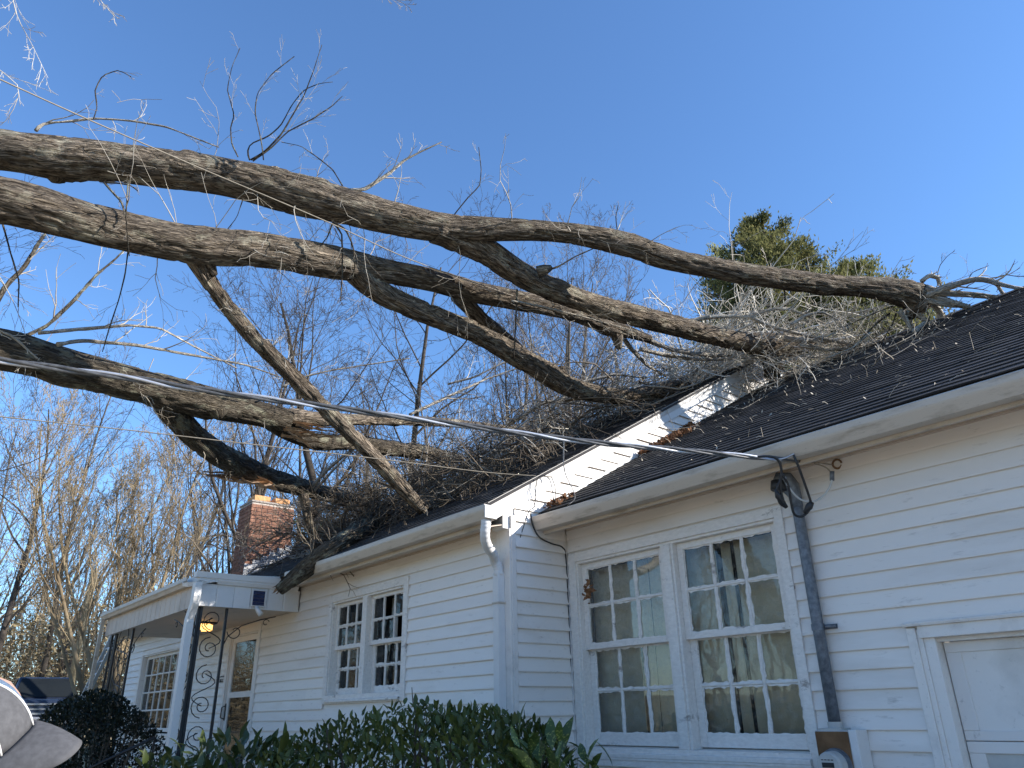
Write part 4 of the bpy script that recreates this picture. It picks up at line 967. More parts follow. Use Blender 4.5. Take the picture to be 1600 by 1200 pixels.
for a in (
    ([(200, 285), (197, 330), (198, 360), (202, 400)], 6.0, 5.9, 2.7, 1.6),
    ([(202, 380), (195, 430), (185, 470), (170, 515), (160, 550)], 6.4, 6.6, 2.7, 1.6),
    ([(163, 285), (175, 300), (190, 315), (198, 345)], 6.2, 6.0, 4.1, 3.2),
    ([(165, 285), (185, 286), (205, 290), (215, 298)], 6.2, 6.1, 3.4, 1.6),
    ([(519, 345), (534, 365), (535, 400), (534, 440), (532, 470)], 6.9, 6.9, 3.4, 2.4),
    ([(520, 347), (540, 358), (552, 385), (555, 415), (550, 440)], 6.9, 6.9, 4.1, 1.6),
    ([(520, 347), (512, 370), (500, 385)], 6.9, 6.9, 2.7, 1.6),
    ([(808, 452), (806, 500), (803, 560)], 7.9, 7.9, 3.4, 2.4),
    ([(390, 250), (386, 238), (390, 225), (420, 213), (440, 195), (455, 165), (475, 140), (500, 130), (520, 128)], 6.7, 6.9, 2.7, 1.2),
    ([(392, 250), (410, 240), (440, 210), (460, 175), (475, 150), (490, 110), (503, 70)], 6.7, 6.9, 3.4, 1.2),
    ([(395, 252), (425, 230), (450, 205), (490, 185), (520, 165), (535, 150)], 6.7, 6.9, 3.1, 1.2),
    ([(146, 186), (152, 168), (148, 140), (160, 118), (185, 109), (205, 120)], 6.6, 6.7, 2.4, 1.2),
    ([(372, 245), (362, 225), (360, 200), (366, 180), (355, 140), (362, 105), (375, 75)], 6.7, 6.9, 2.4, 1.2),
    ([(412, 250), (408, 220), (398, 175), (402, 145), (425, 115), (460, 88)], 6.7, 6.9, 2.4, 1.2),
    ([(535, 290), (520, 265), (495, 245), (470, 228), (440, 222)], 7.0, 7.2, 2.4, 1.2),
    ([(710, 335), (730, 310), (750, 290), (752, 265), (748, 230)], 7.4, 7.5, 2, 1.2),
    ([(965, 365), (962, 340), (966, 320)], 8.2, 8.2, 1.7, 1.2),
    ([(1464, 433), (1468, 415), (1480, 400), (1492, 392)], 8.8, 8.8, 1.5, 0.96),
    ([(1510, 440), (1520, 425), (1545, 415)], 8.6, 8.6, 1.5, 0.96),
    ([(1555, 435), (1570, 429), (1590, 432), (1605, 431)], 8.4, 8.3, 1.9, 1.1),
    ([(1390, 490), (1370, 505), (1345, 530)], 9.0, 8.9, 3.4, 2.4),
    ([(1400, 490), (1395, 505), (1375, 540)], 8.9, 8.8, 2.7, 1.6),
    ([(1395, 478), (1360, 492), (1320, 510)], 8.9, 8.9, 2, 1.6),
    ([(1425, 490), (1424, 505), (1430, 515)], 8.8, 8.7, 3.4, 2.4), ([(1445, 480), (1452, 495), (1450, 510)], 8.7, 8.6, 2.7, 2.4),
    ([(380, 310), (370, 340), (350, 365), (330, 395), (310, 415)], 6.6, 6.8, 1.8, 1.2),
    ([(0, 35+300), (15, 390), (30, 440), (28, 480)], 6.0, 6.1, 3.4, 1.6),
    ([(835, 430), (838, 425), (870, 418), (900, 400), (935, 385)], 7.9, 8.1, 4.8, 1.6),
    ): dark.append(pbranch(*a, mt=M_BARK2))
def stack(lst): return np.stack([a[0] for a in lst]), np.stack([a[1] for a in lst])
def twigs(name, sets, mt, rmin=0.0022, parent=tree):
    me = npmesh(name, *tubes(sets, 3, rmin)); return tag(link(name, me, mt, parent), kind='stuff')
PP, PR = stack(pale); g1 = grow(PP, PR, 6, 7, 0.32, 0.42, 0.7, 0.2, 1.0, 0.04, 0.16); g2 = grow(*g1, 3, 5, 0.5, 0.55, 0.7, 0.2, 1.0, 0.03, 0.18)
twigs('pale_twigs', [g1, g2], M_TWIG)
PP, PR = stack(dark); PR = PR*0.8; g1 = grow(PP, PR, 5, 7, 0.26, 0.45, 0.6, 0.3, 1.0, 0.05, 0.14); g2 = grow(*g1, 3, 5, 0.5, 0.6, 0.6, 0.2, 1.0, 0.03, 0.15)
twigs('dark_twigs', [g1, g2], M_TWIG, 0.0015)
# fine twigs all along the big limbs
sets = []
for (P, R_), kk in ((LA, 26), (LB, 26), (LC, 30), (LD, 30), (LF, 22), (LG, 22), (LH, 14)):
    Pp = poly(P, 40)[None]; n_ = kk
    s_ = grow(Pp, np.full((1, 40), 0.012), n_, 8, 0.075, 0.5, 1.2, 0.22, 1.0, 0.02, 0.20); sets.append(s_)
    sets.append(grow(*s_, 4, 5, 0.5, 0.6, 0.8, 0.15, 1.0, -0.02, 0.2)); sets.append(grow(*sets[-1], 2, 4, 0.5, 0.7, 0.8, 0.2, 1.0, 0, 0.2))
twigs('limb_twigs', sets, M_TWIG, 0.0018)
# the crown crushed on the roofs
def pile(name, n, fx, mt, rng, L=(0.8, 2.0), dirv=(0.3, 0.6, 0.05), spread=0.75, r0=0.011, kids=(5, 3), up=-0.05, rmin=0.0025):
    S = fx(n); d = unit(np.array(dirv)[None]+rng.normal(size=(n, 3))*spread*np.array([1, 1, 0.45]))
    Ln = rng.uniform(*L, n); m = 8; pts = [S]
    for j in range(m-1):
        d = unit(d+rng.normal(size=d.shape)*0.16+np.array([0, 0, up])); pts.append(pts[-1]+d*(Ln/(m-1))[:, None])
    P = np.stack(pts, 1); R_ = (r0*(0.35+1.1*rng.random(n)**2))[:, None]*np.linspace(1, 0.3, m)[None]
    # keep them out of the roof
    f = np.where(P[..., 0] > XG+0.05, zw(np.minimum(P[..., 1], 2*YR-P[..., 1])), zm(np.minimum(P[..., 1], 2*YR-P[..., 1])))
    P[..., 2] = np.maximum(P[..., 2], np.where(P[..., 1] > 3.8, f+0.02, P[..., 2]))
    g1 = grow(P, R_, kids[0], 6, 0.5, 0.6, 0.8, 0.1, 1.0, 0.02, 0.2, rng); g2 = grow(*g1, kids[1], 4, 0.5, 0.7, 0.8, 0.1, 1.0, 0.0, 0.2, rng)
    return twigs(name, [(P, R_), g1, g2], mt, rmin)
rg = np.random.default_rng(21)
M_BARK3P = plain('pale_young_bark', (0.40, 0.36, 0.30), (0.72, 0.68, 0.60), 3.0, 0.7)
def src_main(n):
    x = rg.uniform(-14.5, -6.0, n); y = rg.uniform(4.6, 9.2, n); return np.stack([x, y, zm(np.minimum(y, 2*YR-y))+rg.random(n)**1.6*0.65+0.03], 1)
pile('crushed_twigs', 420, src_main, M_TWIGD, rg, (0.5, 1.7), (0.5, 0.2, 0.0), 0.9, 0.015, (6, 3), -0.05, 0.003)
pile('crushed_branches', 45, src_main, M_BARK3P, rg, (0.8, 2.2), (0.7, 0.1, 0.08), 0.5, 0.020, (3, 2), -0.04, 0.004)
pile('crushed_twigs', 160, src_main, M_TWIG, rg, (0.5, 1.6), (0.5, 0.2, 0.05), 0.9, 0.010, (5, 3))
def src_low(n):
    t = rg.random(n); x = -7.0-4.6*t+rg.normal(size=n)*0.5; y = 4.5+0.6*t+np.abs(rg.normal(size=n))*0.8; return np.stack([x, y, zm(y)+rg.random(n)*0.25+0.03], 1)
pile('crushed_twigs', 190, src_low, M_TWIGD, rg, (0.5, 1.3), (0.6, 0.1, 0.0), 0.8, 0.014, (6, 4), -0.03, 0.003)
def src_ridge(n):
    x = rg.uniform(-8.2, -4.9, n); y = rg.uniform(8.0, 9.6, n); return np.stack([x, y, zm(np.minimum(y, 2*YR-y))+rg.random(n)**1.5*0.55+0.03], 1)
pile('crushed_twigs', 130, src_ridge, M_TWIG, rg, (0.8, 2.0), (0.8, -0.1, 0.05), 0.55, 0.013, (5, 3), -0.03, 0.003)
pile('crushed_branches', 60, src_ridge, M_BARK3P, rg, (1.0, 2.4), (0.85, -0.1, 0.10), 0.40, 0.022, (3, 2), -0.05, 0.004)
def src_wing(n):
    x = rg.uniform(-5.0, -3.6, n); y = rg.uniform(8.3, 9.6, n); return np.stack([x, y, zw(np.minimum(y, 2*YR-y))+rg.random(n)**1.5*0.45+0.03], 1)
pile('crushed_twigs', 70, src_wing, M_TWIG, rg, (0.6, 1.4), (0.6, 0.0, 0.0), 0.8, 0.010, (5, 3), -0.03)
def src_wing2(n):
    x = rg.uniform(-5.0, -2.4, n); y = rg.uniform(6.2, 8.9, n); return np.stack([x, y, zw(y)+0.03], 1)
pile('crushed_twigs', 22, src_wing2, M_TWIG, rg, (0.4, 1.0), (0.6, -0.3, 0.0), 0.8, 0.006, (3, 2), -0.05, 0.002)
# overhanging tips at the very top left
tips = [poly([at(*p) for p in q], 10) for q in (([(15, -40, 6.5), (25, 20, 6.5), (50, 70, 6.5), (75, 122, 6.5)]), ([(120, -60, 6.6), (150, -10, 6.6), (165, 10, 6.6), (180, 24, 6.6)]), ([(-40, 80, 6.5), (0, 110, 6.4), (30, 140, 6.4), (12, 185, 6.4), (-20, 210, 6.4)]),
        ([(575, -30, 7), (600, -8, 7), (625, 2, 7), (640, 12, 7)]), ([(-20, 400, 7), (20, 470, 7), (45, 540, 7), (60, 600, 7)]), ([(240, 560, 8), (205, 640, 8), (175, 690, 8), (160, 720, 8)]))]
TP = np.stack(tips); TR = np.full(TP.shape[:2], 0.005)*np.linspace(1, 0.4, 10)
g1 = grow(TP, TR, 9, 6, 0.3, 0.6, 0.6, 0.1, 1.0, 0.0, 0.1); g2 = grow(*g1, 4, 4, 0.5, 0.7, 0.6, 0.2, 1.0, 0, 0.1)
twigs('hanging_twigs', [(TP, TR), g1, g2], M_TWIG, 0.0018)

# broken log lying over the main gutter
lg = tag(empty('broken_branch', (0, 0, 0)), 'thick broken branch lying over the gutter, its snapped end above the porch trim', 'branch')
Pk = [at(436, 922, 8.6), at(452, 908, 8.62), at(474, 890, 8.65), at(519, 857, 8.65), at(560, 830, 9.25), at(594, 803, 10.2), at(622, 782, 11.0), at(665, 748, 12.0), at(705, 722, 13.0)]
Rk = [0.06, 0.09, 0.115, 0.12, 0.125, 0.12, 0.11, 0.10, 0.06]
limb('log', Pk, Rk, M_BARK2, lg, 40, 0.03, 0.12, 31)
for i in range(7): splinter(lg, at(448+r.uniform(-3, 3), 910+r.uniform(-6, 8), 8.6), at(432-r.random()*8, 923+r.uniform(-6, 6), 8.58), 0.03, 60+i)
g1 = grow(poly(Pk, 30)[None], np.full((1, 30), 0.02), 34, 8, 0.16, 0.5, 1.0, 0.25, 1.0, 0.02, 0.2); g2 = grow(*g1, 5, 5, 0.5, 0.6, 0.8, 0.1, 1.0, 0, 0.2)
twigs('twigs', [g1, g2], M_TWIGD, 0.0025, lg)

# dead leaves and bits on the roofs
def scatter_leaves(name, pts, size, mt, label, rng=RNG, kind='stuff', nrm=0.6):
    n = len(pts); a = unit(rng.normal(size=(n, 3))*np.array([1, 1, nrm])); b = unit(np.cross(a, rng.normal(size=(n, 3)))); s = (size*(0.5+rng.random(n)))[:, None]
    V = np.stack([pts-a*s, pts+b*s*0.45, pts+a*s, pts-b*s*0.45], 1).reshape(-1, 3); Q = np.arange(4*n).reshape(n, 4)
    return tag(link(name, npmesh(name, V, Q, None, False), mt), label, kind=kind)
def wing_pts(n, x0, x1, y0, y1, h=0.02):
    y = rg.uniform(y0, y1, n); return np.stack([rg.uniform(x0, x1, n), y, zw(y)+0.012+rg.random(n)*h], 1)
L_ = []
t = rg.random(900); y = 5.95+1.0*t; x = XG+0.05+np.abs(rg.normal(size=900))*0.16*np.sin(np.pi*t*0.9+0.3); L_.append(np.stack([x, y, zw(y)+0.015+rg.random(900)*0.06*np.exp(-(x-XG)*4)], 1))
t = rg.random(160); y = 4.56+0.25*t; x = XG+0.05+rg.random(160)*0.22; L_.append(np.stack([x, y, zw(y)+0.02+rg.random(160)*0.04], 1))
scatter_leaves('leaf_litter', np.concatenate(L_), 0.022, M_LITTER, 'red brown dead leaves heaped in the roof valley beside the white gable')
scatter_leaves('roof_debris', np.concatenate([wing_pts(150, -5.0, -0.8, 4.7, 8.8), wing_pts(90, -5.0, -2.0, 7.0, 8.9)]), 0.016, M_TWIG, 'pale chips and bark flakes scattered on the dark wing shingles')
n = 150; P0 = wing_pts(n, -5.0, -0.9, 4.7, 8.9, 0.005); d = unit(rg.normal(size=(n, 3))*np.array([1, 1, 0.2])+np.array([0, 0, 0.1])); Ls = rg.uniform(0.03, 0.15, n)[:, None]
tag(link('roof_twigs', npmesh('roof_twigs', *tubes([(np.stack([P0, P0+d*Ls*0.5+np.array([0, 0, 0.01]), P0+d*Ls], 1), np.full((n, 3), 0.0017))])), M_TWIG), 'thin broken twigs strewn over the wing roof', kind='stuff')

# ------------------------------------------------------------------ cables, meter
M_WIRE = plain('weathered_black_insulation', (0.05, 0.05, 0.052), (0.11, 0.11, 0.11), 30, 0.35, 0.6, 0.05)
sd = tag(empty('service_drop', (0, 0, 0)), 'thick twisted power cable running from the upper left down to the wing eave', 'cable')
c0 = at(1248, 720, 5.05); pts = [at(-60, 548, 3.6), at(0, 563, 3.65), (at(200, 590, 3.86)), at(300, 607, 3.95), at(500, 634, 4.15), at(690, 660, 4.36), at(900, 688, 4.6), at(1050, 702, 4.8), at(1180, 714, 4.96), c0]
core = poly(pts, 220); Tc = unit(np.gradient(core, axis=0)); ac = unit(np.cross(Tc, [0, 0, 1])); bc = np.cross(Tc, ac); sl_ = np.concatenate([[0], np.cumsum(np.linalg.norm(np.diff(core, axis=0), axis=1))])
for kx, (mt_, rr, nm) in enumerate(((M_ALU, 0.0080, 'bare_wire'), (M_WIRE, 0.0095, 'insulated_wire'), (M_WIRE, 0.0095, 'insulated_wire'))):
    ph = sl_*2*math.pi/0.75+kx*2.094; off = 0.0100
    m_ = MB(); m_.tube(core+ac*np.cos(ph)[:, None]*off+bc*np.sin(ph)[:, None]*off, rr, 8); m_.build(nm, mt_, sd, smooth=True)
def cable(name, pts, r_, mt_, label, n=60, sides=6):
    o = MB().tube(poly(pts, n), r_, sides).build(name, mt_, None, smooth=True); return tag(o, label, 'cable')
cable('cable', [at(-40, 105, 4.6), at(0, 124, 4.7), at(150, 192, 5.2), at(330, 270, 5.8), at(510, 346, 6.4), at(640, 405, 7.2), at(760, 448, 8.0), at(880, 488, 8.9), at(1000, 524, 9.8), at(1090, 560, 10.4)], 0.0048, M_GREYW, 'tan cable slanting down across the topmost limb from the upper left corner')
cable('cable', [at(-40, 645, 5.6), at(0, 651, 5.6), at(200, 672, 5.9), at(400, 695, 6.2), at(600, 718, 6.6), at(760, 738, 6.9), at(862, 745, 7.05)], 0.0045, M_GREYW, 'thin grey cable ending at the white rake board above the downspout')
def loosewire(pts, r_, mt_, label): return cable('loose_wire', pts, r_, mt_, label, 50)
loosewire([at(862, 745, 6.98), at(868, 765, 6.95), at(866, 782, 6.9), at(858, 748, 6.93), at(840, 748, 6.93), at(835, 790, 6.85), at(826, 800, 6.8), at(812, 842, 6.7)], 0.004, M_BLKW, 'thin dark loose wire drooping down the sunlit gable end')
loosewire([at(881, 686, 4.58), at(882, 735, 5.2), at(895, 765, 5.9), at(898, 780, 6.4), at(884, 792, 6.75)], 0.004, M_ALU, 'pale loose wire hanging in front of the lower gable siding')
cable('wall_cable', [(XG+0.05, 4.40, 1.66), (XG+0.035, 4.44, 1.55), (XG+0.03, 4.52, 1.46), (XG+0.03, 4.66, 1.42), (XG+0.028, 4.80, 1.40), (XG+0.022, 4.845, 1.30), (XG+0.020, 4.85, 0.8), (XG+0.020, 4.852, 0.0), (XG+0.02, 4.852, -1.3)], 0.0065, M_BLKW, 'black cable running down the inside corner beside the large window')

em = tag(empty('electric_meter', (-2.72, D2, GZ)), 'rusty brown electric meter box with a grey conduit rising beside the large window', 'meter')
E0 = np.array([-2.72, D2, GZ])
def epart(name, mb, mt_, **k): mb.v = [tuple(np.array(p)-E0) for p in mb.v]; return mb.build(name, mt_, em, **k)
Xc = -2.715; Yc = 4.815
m_ = MB(); m_.tube([(Xc, Yc, -0.085), (Xc, Yc, 0.60), (Xc, Yc, 1.20), (Xc, Yc, 1.33)], 0.037, 20); epart('conduit', m_, M_GALV, smooth=True)
m_ = MB(); m_.tube([(Xc, Yc, 0.46), (Xc, Yc, 0.50)], 0.042, 20); m_.box(Xc-0.05, Xc+0.11, D2-0.022, D2-0.012, 0.465, 0.495); m_.tube([(Xc+0.05, Yc+0.005, 0.48), (Xc+0.115, Yc+0.01, 0.48)], 0.013, 8); epart('strap', m_, M_GALV, smooth=False)
m_ = MB(); m_.tube([(Xc, Yc, -0.125), (Xc, Yc, -0.085)], 0.044, 20); m_.box(Xc-0.075, Xc+0.075, 4.74, D2-0.013, -0.132, -0.120); epart('hub', m_, M_BOX)
# weatherhead
m_ = MB(); m_.tube([(Xc, Yc, 1.28), (Xc, Yc-0.005, 1.36), (Xc-0.01, Yc-0.02, 1.42), (Xc-0.03, Yc-0.05, 1.47), (Xc-0.055, Yc-0.075, 1.475), (Xc-0.075, Yc-0.09, 1.45)], [0.040, 0.045, 0.062, 0.070, 0.060, 0.035], 16); epart('weatherhead', m_, M_GALV, smooth=True)
m_ = MB(); m_.tube([(Xc-0.055, Yc-0.09, 1.46), (Xc-0.062, Yc-0.10, 1.40)], 0.055, 14); epart('weatherhead_face', m_, M_BLKW, smooth=True)
box = MB(); bx0, bx1, by0, bz0, bz1 = -2.902, -2.712, 4.73, -0.75, -0.132
box.box(-2.812, -2.545, by0, D2-0.013, bz0, bz1); epart('meter_can', box, M_BOX, bevel=0.006)
m_ = MB(); m_.box(-2.806, -2.592, by0-0.012, by0-0.0005, bz0+0.02, bz1-0.006); epart('rusty_cover', m_, M_RUST, bevel=0.005)
m_ = MB(); m_.box(-2.588, -2.538, by0-0.006, D2-0.02, bz0+0.01, bz1+0.004); epart('cover_edge', m_, M_RAKE, bevel=0.004)
cz_ = -0.325; cx_ = -2.69
m_ = MB(); m_.tube([(cx_, by0-0.012, cz_), (cx_, by0-0.040, cz_)], [0.098, 0.094], 32); epart('meter_ring', m_, M_GALV, smooth=False)
m_ = MB(); m_.tube([(cx_, by0-0.040, cz_), (cx_, by0-0.10, cz_), (cx_, by0-0.115, cz_)], [0.083, 0.080, 0.070], 32); epart('meter_glass', m_, M_BOX, smooth=False)
m_ = MB(); m_.box(cx_-0.038, cx_+0.038, by0-0.118, by0-0.1155, cz_-0.005, cz_+0.022); epart('display', m_, M_BLKW)
m_ = MB()
for i in range(4): m_.box(cx_-0.040+i*0.021, cx_-0.026+i*0.021, by0-0.1175, by0-0.1155, cz_+0.034, cz_+0.039)
epart('print', m_, M_BLKW)
# wires looping round the weatherhead
wl = tag(empty('service_wires', (0, 0, 0)), 'black and white wires looping round the conduit head under the wing eave', 'wire')
def wp(x, y, d=4.92): return at(x, y, d)
def wire(pts, r_, mt_, nm='wire'): MB().tube(poly(pts, 36), r_, 8).build(nm, mt_, wl, smooth=True)
wire([wp(1180, 714, 4.96), wp(1200, 713), wp(1212, 716), wp(1219, 725), wp(1221, 745), wp(1214, 765), wp(1218, 785), wp(1228, 793)], 0.0085, M_BLKW)
wire([wp(1240, 711, 4.95), wp(1246, 725), wp(1256, 752), wp(1264, 775), wp(1267, 784)], 0.0085, M_BLKW)
wire([wp(1222, 740), wp(1232, 760), wp(1236, 785), wp(1241, 803), wp(1252, 807), wp(1262, 800), wp(1267, 790)], 0.0085, M_BLKW)
wire([wp(1220, 742), wp(1220, 765), wp(1224, 782)], 0.0085, M_BLKW)
wire([wp(1226, 745), wp(1233, 762), wp(1250, 780), wp(1270, 784), wp(1286, 775), wp(1296, 762), wp(1300, 750)], 0.0065, M_BOX)
wire([wp(1218, 720, 5.0), wp(1240, 722, 5.03), wp(1268, 722, 5.06), wp(1300, 726, 5.1)], 0.0045, M_GREYW)
wire([wp(1272, 724, 5.05), wp(1290, 730, 5.05), wp(1300, 740, 5.05)], 0.0045, M_GREYW)
wire([wp(1180, 714, 4.95), wp(1205, 718, 4.95), wp(1225, 716, 4.95), wp(1241, 709, 4.95)], 0.0050, M_ALU)
MB().tube([wp(1211, 765), wp(1216, 775), wp(1229, 793)], [0.006, 0.022, 0.012], 8).build('taped_splice', M_BLKW, wl, smooth=True)
MB().tube([wp(1268, 784), wp(1264, 792), wp(1257, 802)], [0.018, 0.024, 0.012], 8).build('taped_splice', M_BLKW, wl, smooth=True)
MB().tube([wp(1300, 736, 5.05), wp(1300, 751, 5.05)], 0.015, 8).build('connector', M_GALV, wl, smooth=True)
hk = MB(); hk.tube([wp(1308+7*math.cos(a), 725+7*math.sin(a), 5.12) for a in np.linspace(0.2, 6.0, 16)], 0.007, 6); hk.build('hook', M_RUST, wl, smooth=True)
mud = scatter_leaves('dead_leaf_clump', at(919, 925, 6.55)+rg.normal(size=(26, 3))*np.array([0.022, 0.012, 0.05]), 0.035, M_LITTER, 'small brown dead leaf clump caught on the window edge'); mud['kind'] = 'thing'; tag(mud, None, 'leaf')

# ------------------------------------------------------------------ shrubs
def leafmesh(nm, L, wd, mt_, fold=0.18, droop=0.2):
    u = [0, 0.25, 0.55, 0.82, 1.0]; wv = [0.05, 0.75, 1.0, 0.6, 0.02]; V = []; F = []
    for a, b in zip(u, wv):
        z = -droop*a*a*L; V += [(a*L, -wd*b/2, z+fold*wd*b), (a*L, 0, z), (a*L, wd*b/2, z+fold*wd*b)]
    for i in range(4):
        q = 3*i; F += [(q, q+3, q+4, q+1), (q+1, q+4, q+5, q+2)]
    me = bpy.data.meshes.new(nm); me.from_pydata(V, [], F); me.materials.append(mt_); me.polygons.foreach_set('use_smooth', [True]*8); return me
def place_leaves(parent, org, P, D, me, nobj, stuffname, mt_, scl):
    """P positions, D leaf directions; the nobj nearest the eye become separate leaves"""
    n = len(P); order = np.argsort(np.linalg.norm(P, axis=1)); base = np.array([v.co[:] for v in me.vertices]); fc = np.array([p.vertices[:] for p in me.polygons])
    Vs = []; Qs = []
    for rank, i in enumerate(order):
        d = unit(D[i]); s = unit(np.cross([0, 0, 1.0]+0.5*RNG.normal(size=3), d)); u_ = np.cross(d, s); sc_ = scl*(0.65+0.6*RNG.random())
        Mx = np.stack([d, s, u_], 1)*sc_
        if rank < nobj:
            o = bpy.data.objects.new('leaf', me); COL.objects.link(o); o.parent = parent
            m4 = Matrix.Identity(4)
            for a in range(3):
                for b in range(3): m4[a][b] = Mx[a, b]
                m4[a][3] = P[i][a]-org[a]
            o.matrix_local = m4
        else:
            Vs.append(base@Mx.T+P[i]-org); Qs.append(fc+len(base)*(len(Vs)-1))
    if Vs: tag(link(stuffname, npmesh(stuffname, np.concatenate(Vs), np.concatenate(Qs)), mt_, parent), kind='stuff')
def shrub(name, label, profile, half, n, me, mt_, scl, nobj=0, stems=14, seed=0, up=0.5, cat='shrub', bottom=GZ):
    """profile: list of top points (world xyz); the shrub is a mound under them down to the ground"""
    rg_ = np.random.default_rng(seed); pr_ = np.array(profile); org = np.array([*pr_.mean(0)[:2], GZ])
    e = tag(empty(name, tuple(org)), label, cat)
    t = rg_.random(n)*(len(pr_)-1); i = np.minimum(t.astype(int), len(pr_)-2); f = (t-i)[:, None]; top = pr_[i]*(1-f)+pr_[i+1]*f
    ax = unit(pr_[-1]-pr_[0]); side = unit(np.cross(ax, [0, 0, 1]))
    a = rg_.uniform(-0.25, math.pi+0.25, n); rr = 1-0.30*rg_.random(n)**1.5; lump = vnoise(np.stack([top[:, 0]*2.3, a*1.8, top[:, 1]*2.3], 1))*0.5
    hgt = np.minimum(0.75, top[:, 2]-bottom); q = (rr*(1+0.28*lump))
    low = rg_.random(n) < 0.35
    P = top+side*(np.cos(a)*half*q)[:, None]; P[:, 2] = top[:, 2]-hgt+np.sin(a)*hgt*q
    bw = (top[:, 2]-hgt-bottom).clip(0); P[low, 2] = bottom+rg_.random(low.sum())**0.8*(bw[low]+0.15)+0.05; P[low, :2] = (top+side*(np.sign(rg_.normal(size=n))*half*(0.55+0.45*rg_.random(n)))[:, None])[low, :2]
    N_ = side*np.cos(a)[:, None]+np.array([0, 0, 1])*np.sin(a)[:, None]
    D = N_*0.7+rg_.normal(size=(n, 3))*0.55+np.array([0, 0, up])
    place_leaves(e, org, P, D, me, nobj, 'foliage', mt_, scl)
    S = np.stack([pr_[rg_.integers(0, len(pr_), stems)]+rg_.normal(size=(stems, 3))*0.15]*5, 1)
    for j in range(5): S[:, j, 2] = bottom+(S[:, j, 2]-bottom-0.35)*j/4; S[:, j, :2] = org[:2]+(S[:, j, :2]-org[:2])*(0.35+0.65*j/4)
    g = (S-org, np.full((stems, 5), 0.012)); k1 = grow(*g, 8, 5, 0.17, 0.6, 0.6, 0.4, 1.0, 0.1, 0.15, rg_)
    link('stems', npmesh('stems', *tubes([g, k1], 3, 0.003)), M_TWIGD, e)
    return e
h1 = leafmesh('leaf', 0.066, 0.027, M_HEDGE); h2 = leafmesh('leaf', 0.17, 0.062, M_AUC, 0.12, 0.35); h3 = leafmesh('leaf', 0.12, 0.042, M_AUC2, 0.15, 0.35); h4 = leafmesh('leaf', 0.035, 0.018, M_BUSH); h5 = leafmesh('leaf', 0.13, 0.045, M_HEDGE, 0.15, 0.15)
shrub('hedge', 'broad dark green hedge with small glossy leaves under the paired lace curtain window', [at(455, 1172, 5.6), at(505, 1140, 5.5), at(560, 1120, 5.3), at(640, 1108, 5.1), at(700, 1104, 4.9), at(760, 1112, 4.7), at(815, 1128, 4.5), at(850, 1165, 4.4)], 0.62, 8500, h1, M_HEDGE, 1.0, 298, 30, 1, 0.5, 'hedge')
shrub('spotted_shrub', 'yellow speckled broad leaved shrub in front of the gable corner', [at(805, 1165, 4.15), at(840, 1158, 4.1), at(880, 1158, 4.1), at(925, 1182, 4.1), at(975, 1202, 4.1)], 0.28, 298, h2, M_AUC, 1.0, 298, 10, 2, 0.35, bottom=GZ)
shrub('leafy_shrub', 'light olive green shrub with long leaves beside the porch downspout', [at(250, 1178, 6.3), at(300, 1158, 6.0), at(350, 1152, 5.8), at(400, 1160, 5.6), at(450, 1172, 5.5), at(480, 1185, 5.4)], 0.45, 1300, h3, M_AUC2, 1.0, 298, 14, 3, 0.35)
shrub('seedling', 'dark broad leaved sprig standing above the hedge below the storm door', [at(425, 1148, 5.3), at(445, 1142, 5.3), at(440, 1155, 5.3)], 0.06, 16, h5, M_HEDGE, 1.1, 16, 3, 4, 0.6, 'plant')
shrub('round_bush', 'large rounded almost black bush beside the porch posts at the left', [at(105, 1112, 9.4), at(125, 1090, 9.3), at(150, 1082, 9.2), at(180, 1096, 9.1), at(212, 1125, 9.0)], 0.70, 15000, h4, M_BUSH, 1.25, 0, 24, 5, 0.3, 'bush')

# ------------------------------------------------------------------ trees
def tree_mesh(seed, H=16, r0=0.22, tilt=0.05, k=(12, 7, 5, 4), crown0=0.22, ang=(0.75, 0.7, 0.75), stems=1, lf=(0.42, 0.5, 0.5, 0.5), up=0.12, spread0=0.05):
    g = np.random.default_rng(seed); m = 14; T = []; R_ = []
    for s in range(stems):
        d = np.array([g.normal()*spread0, g.normal()*spread0, 1.0]); p = np.array([g.normal()*0.15*(stems > 1), g.normal()*0.15*(stems > 1), -0.3]); pts = [p]
        h = H*(0.8+0.25*g.random()) if stems > 1 else H
        for j in range(m-1):
            d = unit(d+g.normal(size=3)*0.06*np.array([1, 1, 0.2])); p = p+d*h/(m-1); pts.append(p)
        T.append(pts); R_.append(r0*np.linspace(1, 0.15, m)*(0.6+0.4*g.random() if stems > 1 else 1))
    L0 = (np.array(T), np.array(R_)); out = [L0]
    a = grow(*L0, k[0], 9, lf[0], 0.42, ang[0], crown0, 0.97, up, 0.12, g); out.append(a)
    b = grow(*a, k[1], 7, lf[1], 0.5, ang[1], 0.15, 1.0, up*0.8, 0.14, g); out.append(b)
    c = grow(*b, k[2], 5, lf[2], 0.55, ang[2], 0.15, 1.0, up*0.5, 0.16, g); out.append(c)
    if k[3]: out.append(grow(*c, k[3], 4, lf[3], 0.6, 0.7, 0.15, 1.0, up*0.3, 0.16, g))
    tr = tubes([out[0]], 10); cr = tubes(out[1:], 3, 0.0055)
    return npmesh('trunk', *tr), npmesh('crown', *cr)
